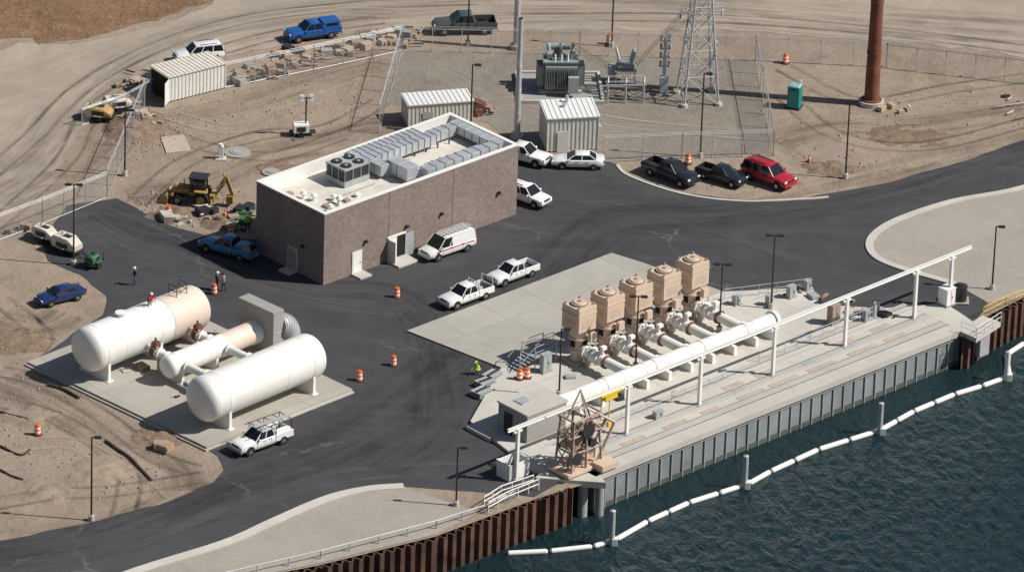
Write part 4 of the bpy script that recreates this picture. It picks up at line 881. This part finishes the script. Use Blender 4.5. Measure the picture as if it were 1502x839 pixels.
# ------------------------------------------------------------------ barrels, cones
def barrel(u,v_,z=0.03):
    b=P(u,v_,z); a=Asset('traffic_barrel',(b.x,b.y,z),0,.95)
    a.cyl('rubber_base',M_black,(0,0,0),(0,0,.07),.42,n=18); a.rev('drum',M_orange,(0,0,.07),(0,0,1),[(0,.31),(.85,.24),(.95,.2)],18)
    for z0 in (.25,.6): a.rev('white_bands',M_refl,(0,0,z0),(0,0,1),[(0,.318-.08*z0),(.16,.31-.08*(z0+.1))],18)
    a.box('handle',M_orange,(0,0,1.05),(.25,.05,.1)); a.done()
for u,v_ in ((582,436),(577,536),(527,558),(314,431),(247,317),(55,637),(893,65),(1152,93),(1009,240),(339,345)): barrel(u,v_)
for u,v_ in ((762,556),(773,554)): barrel(u,v_,ZD)
for u,v_ in ((1187,238),(330,318),(1290,98)):
    b=P(u,v_); a=Asset('traffic_cone',(b.x,b.y,.02)); a.box('base',M_black,(0,0,.03),(.45,.45,.06)); a.rev('cone',M_orange,(0,0,.06),(0,0,1),[(0,.18),(.3,.12),(.7,.03)],14); a.rev('band',M_refl,(0,0,.36),(0,0,1),[(0,.125),(.12,.1)],14); a.done()
b=P(1165,158); a=Asset('portable_toilet',(b.x,b.y,0),rad(-20)); a.box('skid',M_dark,(0,0,.08),(1.3,1.3,.16)); a.box('cabin',M_teal,(0,0,1.2),(1.15,1.15,2.1),0,.04); a.box('door',mat('toilet_door',(.02,.25,.23),.5),(0,-.59,1.15),(.8,.05,1.85)); a.box('roof',mat('toilet_roof',(.25,.42,.42),.5),(0,0,2.32),(1.2,1.2,.16),0,.04,(.8,.8)); a.cyl('vent_pipe',M_white,(.4,.4,2.2),(.4,.4,2.7),.06); a.box('vents',M_dark,(0,-.6,2.0),(.5,.06,.1)); a.done()
# ------------------------------------------------------------------ backhoe
b=P(284,297); d=xy(P(248,294)-P(325,302)); a=Asset('backhoe_loader',(b.x,b.y,0),math.atan2(d.y,d.x),.95)
for sy in (-.95,.95): 
    a.cyl('rear_tyres',M_black,(-.9,sy-.2,.75),(-.9,sy+.2,.75),.75,n=24); a.cyl('rims',M_yel,(-.9,sy-.22,.75),(-.9,sy+.22,.75),.4,n=18); a.cyl('front_tyres',M_black,(1.4,sy*.9-.15,.48),(1.4,sy*.9+.15,.48),.48,n=20); a.cyl('rims',M_yel,(1.4,sy*.9-.17,.48),(1.4,sy*.9+.17,.48),.25,n=14)
    a.box('fenders',M_yel,(-.9,sy,1.6),(1.3,.5,.12),0,.03); a.tube('loader_arms',M_yel,[(.3,sy*.62,1.5),(1.8,sy*.62,1.35),(2.5,sy*.62,.6)],.11,6)
    for x in (-1.2,.2): a.cyl('cab_posts',M_dark,(x,sy*.72,1.3),(x,sy*.68,2.75),.06,n=6)
a.box('chassis',M_dark,(.2,0,.8),(3.4,.7,.5),0,.04); a.box('hood',M_yel,(1.1,0,1.35),(1.6,.85,.75),0,.08); a.box('cab_floor',M_yel,(-.5,0,1.15),(1.5,1.3,.3),0,.03); a.box('cab_glass',M_glass,(-.5,0,2.0),(1.35,1.3,1.3)); a.box('cab_roof',M_dark,(-.5,0,2.8),(1.8,1.6,.14),0,.04)
a.cyl('exhaust',M_dark,(.9,.2,1.7),(.9,.2,2.5),.05)
a.geo('front_bucket',M_yel,[(2.4,-1.1,.1),(3.3,-1.1,.15),(2.5,-1.1,1.0),(2.3,-1.1,.6),(2.4,1.1,.1),(3.3,1.1,.15),(2.5,1.1,1.0),(2.3,1.1,.6)],[(0,1,2,3),(7,6,5,4),(0,4,5,1),(2,6,7,3),(3,7,4,0),(1,5,6,2)])
a.box('swing_frame',M_yel,(-1.9,0,.9),(.5,1.6,.7),0,.04)
for sy in (-1,1): a.tube('stabilisers',M_yel,[(-1.9,sy*.7,.9),(-2.0,sy*1.5,.3),(-2.0,sy*1.5,.05)],.09,6); a.box('stabiliser_feet',M_yel,(-2.0,sy*1.5,.06),(.4,.4,.08))
for sy in (-.14,.14): a.tube('rear_boom',M_yel,[(-2.1,sy,1.0),(-2.9,sy,2.2),(-3.1,sy,3.1),(-2.9,sy,3.3)],.13,6)
a.box('dipper',M_yel,(-3.45,0,2.2),(.34,.34,2.3),0,.03,(1,1),0,rad(20)); a.cyl('boom_cylinder',M_hub,(-2.2,0,1.6),(-3.0,0,2.9),.06); a.cyl('dipper_cylinder',M_hub,(-2.7,0,2.2),(-3.2,0,3.3),.06)
a.geo('rear_bucket',M_yel,[(-3.9,-.4,1.2),(-3.2,-.4,1.1),(-3.3,-.4,.3),(-3.9,-.4,.4),(-3.9,.4,1.2),(-3.2,.4,1.1),(-3.3,.4,.3),(-3.9,.4,.4)],[(0,1,2,3),(7,6,5,4),(0,4,5,1),(2,6,7,3),(3,7,4,0),(1,5,6,2)]); a.done()
def compressor(u,v_,rz,m,name,L=2.4,Wd=1.3,h=1.1):
    b=P(u,v_); a=Asset(name,(b.x,b.y,.02),rz)
    a.box('chassis',M_dark,(0,0,.45),(L+.4,Wd*.8,.12)); 
    a.loft('canopy',m,[ring(-L/2,Wd*.42,.55,h*.9+.4),ring(-L/2+.2,Wd*.5,.52,h+.5),ring(L*.2,Wd*.5,.52,h+.5),ring(L/2,Wd*.42,.55,h*.6+.4)])
    for sy in (-1,1): a.box('side_grille',M_dark,(0,sy*(Wd*.5+.005),.95),(L*.5,.04,.4))
    a.box('end_grille',M_dark,(-L*.5-.01,0,.95),(.04,Wd*.5,.4)); a.cyl('exhaust',M_dark,(-L*.2,0,h+.4),(-L*.2,0,h+.8),.05); a.box('top_hatch',M_dark,(.1,0,h+.52),(L*.3,Wd*.4,.04)); a.box('canopy_seam',M_dark,(-.3,0,h+.51),(.04,Wd*.8,.03))
    for sy in (-1,1): a.cyl('tyres',M_black,(0,sy*(Wd/2+.02),.32),(0,sy*(Wd/2+.2),.32),.32,n=16); a.box('mudguards',m,(0,sy*(Wd/2+.12),.7),(.8,.25,.06))
    a.cyl('tow_bar',M_dark,(L/2,-.3,.45),(L/2+1.2,0,.4),.05,n=6); a.cyl('tow_bar',M_dark,(L/2,.3,.45),(L/2+1.2,0,.4),.05,n=6); a.cyl('jack',M_dark,(L/2+1.1,0,0),(L/2+1.1,0,.7),.05); a.done()
M_cream=mat('cream_paint',(.58,.54,.46),.5,0,.1,stain=.4,staincol=(.3,.22,.15)); M_green=mat('green_paint',(.05,.16,.07),.5,0,.1)
compressor(66,354,rad(-35),M_cream,'towed_compressor',2.3,1.3,.9); compressor(98,370,rad(-35),M_cream,'towed_compressor',2.6,1.5,1.1)
compressor(136,392,rad(60),M_green,'portable_generator',1.3,1.1,.8); compressor(146,176,rad(-10),M_yel,'towed_mixer',2.4,1.6,.9); compressor(172,163,rad(20),M_cream,'towed_compressor',2.6,1.4,.9)
compressor(134,173,rad(70),M_tan,'plate_loader',1.4,1.2,.8)
b=P(441,199); a=Asset('light_tower_trailer',(b.x,b.y,0),rad(10),.92); a.box('generator_box',M_white,(0,0,.9),(1.6,1.1,.9),0,.05); a.box('grille',M_dark,(0,-.56,.9),(.9,.04,.5)); a.box('chassis',M_dark,(.2,0,.42),(2.6,.8,.1))
for sy in (-.6,.6): a.cyl('tyres',M_black,(0,sy-.1,.3),(0,sy+.1,.3),.3,n=16); a.cyl('outriggers',M_dark,(-.7,sy,.4),(-.9,sy*2.4,.02),.04,n=6)
a.cyl('mast',M_dark,(.5,0,.5),(.5,0,4.2),.08,n=8); a.box('lamp_bar',M_dark,(.5,0,4.1),(1.3,.08,.08))
for x in (0,1):
    for z in (3.9,4.35): a.box('floodlights',M_lamp,(x,-.12,z),(.45,.2,.35),0,.03)
a.done()
b=P(324,233); a=Asset('valve_riser',(b.x,b.y,0)); a.box('riser',M_white,(0,0,.65),(.5,.4,1.3),0,.04); a.cyl('top_cap',M_white,(0,0,1.3),(0,0,1.5),.2); a.box('base',M_concp,(0,0,.05),(1,1,.1)); a.done()
def disc(u,v_,rpx,name='concrete_manhole_slab'):
    b=P(u,v_); a=Asset(name,(b.x,b.y,0)); r=rpx/16.; a.cyl('slab',M_gravel2,(0,0,0),(0,0,.14),r,n=36); a.cyl('ring',M_concd,(0,0,.12),(0,0,.2),r*.55,n=28); a.cyl('lid',M_galv,(0,0,.2),(0,0,.24),r*.35,n=24); a.done()
disc(348,225,20); disc(398,254,14); 
a=Asset('concrete_pad'); a.prism('slab',M_tancover,[xy(p) for p in PX([(236,203),(270,199),(280,222),(244,226)])],0,.1); a.done()
def debris(name,px,n,spread,mats,L=(.8,2.2)):
    a=Asset(name); pts=[xy(p) for p in PX(px)]
    for i in range(n):
        t=random.random()*(len(pts)-1); k=int(t); p=pts[k].lerp(pts[min(k+1,len(pts)-1)],t-k)+Vector((random.gauss(0,spread),random.gauss(0,spread),0)); m=random.choice(mats)
        if random.random()<.5: a.box('planks_'+m.name,m,(p.x,p.y,random.uniform(.06,.4)),(random.uniform(*L),random.uniform(.1,.3),random.uniform(.06,.16)),random.gauss(.5,.8),0,(1,1),0,random.gauss(0,.12))
        elif random.random()<.7: sz=random.uniform(.3,.9); a.box('crates_'+m.name,m,(p.x,p.y,sz*.4),(sz*1.4,sz,sz*.8),random.random()*3,.02)
        else: q=p+Vector((random.uniform(-.8,.8),random.uniform(-.8,.8),0)); a.cyl('pipes_'+m.name,m,(p.x,p.y,.2),(q.x,q.y,.3),.1,n=8)
    a.done()
M_wood2=mat('pale_timber',(.43,.34,.24),.8,0,.2,3)
debris('timber_pile',[(340,120),(410,100),(470,82),(560,60),(592,54)],170,.95,[M_wood,M_wood,M_wood2,M_tand,M_dark,M_concd])
debris('scrap_pile',[(352,342),(345,324),(362,316)],34,.6,[M_dark,M_wood,M_green,M_tand],(.5,1.3)); debris('scrap_pile',[(700,168),(712,160)],14,.4,[M_rust,M_dark,M_wood],(.5,1.3)); debris('scrap_pile',[(235,112),(205,122),(185,135)],30,.8,[M_wood,M_wood2,M_grey,M_dark],(.6,1.4))
debris('scrap_pile',[(180,195),(215,180),(205,170)],22,.8,[M_wood,M_tancover,M_dark],(.4,1.2)); debris('rubble',[(290,308),(300,325),(250,325)],24,1.0,[M_concp,M_tancover,M_dark],(.3,.7)); debris('scrap_pile',[(180,545),(240,590),(330,480)],20,1.2,[M_dark,M_wood,M_concp],(.4,1.2)); debris('timber_pile',[(1460,150),(1500,165)],9,1.2,[M_concp,M_wood],(1.5,3)); debris('timber_pile',[(228,655),(255,665)],8,.5,[M_tand,M_wood],(.6,1.2)); debris('timber_pile',[(1300,160),(1330,165)],4,.6,[M_concp,M_wood2],(.8,1.6))
debris('deck_clutter',[(1150,440),(1190,430),(1260,468)],24,.7,[M_grey,M_dark,M_tand,M_rust],(.4,1.0)); debris('deck_clutter',[(830,560),(920,600),(790,670)],14,.6,[M_grey,M_dark,M_tan],(.4,1.0)); debris('deck_clutter',[(1270,466),(1300,470)],10,.5,[M_grey,M_dark],(.4,.9)); debris('scrap_pile',[(30,335),(60,345)],12,.7,[M_dark,M_grey,M_wood],(.4,1.0))
def hose(pts,r=.14):
    a=Asset('drain_hose'); pp=catm([p for p in PX(pts)],6); a.tube('hose',M_hose,[(p.x,p.y,r*.8+.02*math.sin(i)) for i,p in enumerate(pp)],r,8); a.done()
hose([(155,648),(175,662),(190,672),(205,688),(222,706)]); hose([(0,606),(22,612),(50,619)]); hose([(70,566),(92,572),(116,585)]); hose([(0,690),(20,700),(34,704)],.1); hose([(0,655),(30,668),(44,660)],.1)
# ------------------------------------------------------------------ people
def person(u,v_,rz,shirt,pants,hat,pose='stand',z=.04,base=None):
    b=P(u,v_,z) if base is None else base
    if pose=='crouch': J={'pel':(0,0,.42),'ch':(.25,0,.85),'nk':(.33,0,1.02),'hd':(.4,0,1.17),'top':(.43,0,1.3),'hL':(.05,.11,.42),'kL':(.42,.16,.55),'aL':(.1,.15,.1),'tL':(.3,.16,.03),'hR':(.05,-.11,.42),'kR':(.4,-.16,.5),'aR':(.05,-.15,.1),'tR':(.25,-.16,.03),'sL':(.28,.2,.92),'eL':(.5,.25,.7),'wL':(.7,.15,.6),'sR':(.28,-.2,.92),'eR':(.5,-.25,.7),'wR':(.7,-.15,.6)}
    else:
        s_=.16 if pose=='walk' else .03
        J={'pel':(0,0,.95),'ch':(.02,0,1.32),'nk':(.02,0,1.5),'hd':(.04,0,1.62),'top':(.04,0,1.76),'hL':(0,.1,.9),'kL':(s_*.8,.12,.5),'aL':(s_,.13,.08),'tL':(s_+.18,.14,.03),'hR':(0,-.1,.9),'kR':(-s_*.2,-.12,.5),'aR':(-s_*1.3,-.13,.08),'tR':(-s_*1.3+.18,-.14,.03),'sL':(.01,.2,1.42),'eL':(-.05,.27,1.13),'wL':(.08,.26,.88),'sR':(.01,-.2,1.42),'eR':(.0,-.27,1.13),'wR':(.2,-.2,.98)}
    E=[('pel','ch'),('ch','nk'),('nk','hd'),('hd','top'),('pel','hL'),('hL','kL'),('kL','aL'),('aL','tL'),('pel','hR'),('hR','kR'),('kR','aR'),('aR','tR'),('ch','sL'),('sL','eL'),('eL','wL'),('ch','sR'),('sR','eR'),('eR','wR')]
    Rr={'pel':.15,'ch':.16,'nk':.06,'hd':.1,'top':.075,'h':.1,'k':.065,'a':.05,'t':.04,'s':.08,'e':.05,'w':.036}
    V=[];RR=[];idx={}
    for k_,p in J.items(): idx[k_]=len(V); V.append(p); RR.append(Rr.get(k_) or Rr[k_[0]])
    ED=[(idx[x],idx[y]) for x,y in E]
    for sgn,wk in ((1,'wL'),(-1,'wR')):
        w0=Vector(J[wk]); e0=Vector(J['e'+wk[1]]); dd=(w0-e0).normalized(); pl=w0+dd*.09; V.append(tuple(pl)); RR.append(.03); pi_=len(V)-1; ED.append((idx[wk],pi_))
        for q,(o,l_) in enumerate(((-.03,.07),(-.01,.085),(.01,.08),(.03,.06),(.045,.04))):
            V.append(tuple(pl+dd*(l_ if q<4 else 0.0)+Vector((o,-sgn*.01*(q==4),0)))); RR.append(.009); ED.append((pi_,len(V)-1))
    me=bpy.data.meshes.new('sk'); me.from_pydata(V,ED,[]); o=bpy.data.objects.new('sk',me); scene.collection.objects.link(o)
    sm=o.modifiers.new('s','SKIN'); 
    for i,sv in enumerate(me.skin_vertices[0].data): sv.radius=(RR[i],RR[i]); sv.use_root=(i==0)
    ss=o.modifiers.new('u','SUBSURF'); ss.levels=1; ss.render_levels=1
    dg=bpy.context.evaluated_depsgraph_get(); me2=bpy.data.meshes.new_from_object(o.evaluated_get(dg)); bpy.data.objects.remove(o)
    skin=mat('skin',(.42,.24,.16),.6)
    for m_ in (pants,shirt,skin,M_black): me2.materials.append(m_)
    hipz=J['pel'][2]; nz=J['nk'][2]
    for pl in me2.polygons:
        c=pl.center; pl.use_smooth=True
        wd=min((c-Vector(J['wL'])).length,(c-Vector(J['wR'])).length)
        pl.material_index=3 if c.z<.1 else (2 if (c.z>nz or wd<.1 or (wd<.25 and abs(c.y)>.2 and c.z<J['wR'][2]-.03)) else (1 if c.z>hipz+.02 or (abs(c.y)>.2 and c.z>.75) else 0))
    root=bpy.data.objects.new('person',None); root.location=b; root.rotation_euler=(0,0,rz); scene.collection.objects.link(root)
    bo=bpy.data.objects.new('body',me2); scene.collection.objects.link(bo); bo.parent=root
    a=Asset('x'); h=Vector(J['hd']); 
    a.ell('hard_hat',hat,h+Vector((0,0,.07)),(.13,.12,.11)); a.ell('hat_brim',hat,h+Vector((.03,0,.06)),(.17,.14,.02)); a.ell('nose',skin,h+Vector((.11,0,0)),(.02,.015,.025))
    for sy in (-.035,.035): a.ell('eyes',M_dark,h+Vector((.1,sy,.03)),(.012,.014,.01)); a.ell('ears',skin,h+Vector((0,sy*3,.0)),(.02,.012,.035))
    a.ell('mouth',M_red,h+Vector((.1,0,-.045)),(.008,.025,.006))
    rt=a.done(); rt.name='head_details'; rt.parent=root
Cn=mat('cloth_navy',(.03,.04,.08),.9); Cd=mat('cloth_denim',(.06,.09,.16),.9); Cv=mat('hivis_yellow',(.45,.75,.05),.8); Cg=mat('cloth_grey',(.25,.25,.26),.9); Cr=mat('cloth_red',(.4,.04,.03),.9)
person(198,418,rad(200),Cn,Cd,M_white,'walk'); person(318,425,rad(20),Cd,Cn,M_white); person(328,427,rad(170),Cg,Cn,M_dark,'walk')
person(703,548,rad(220),Cv,Cd,Cv,'crouch'); person(363,340,rad(-60),Cv,Cn,M_white,'walk')
pt=rear[0]+rear[1]*LL*.56
person(0,0,rad(-40),Cr,Cn,M_white,'crouch',base=pt+Vector((0,0,1.98)))
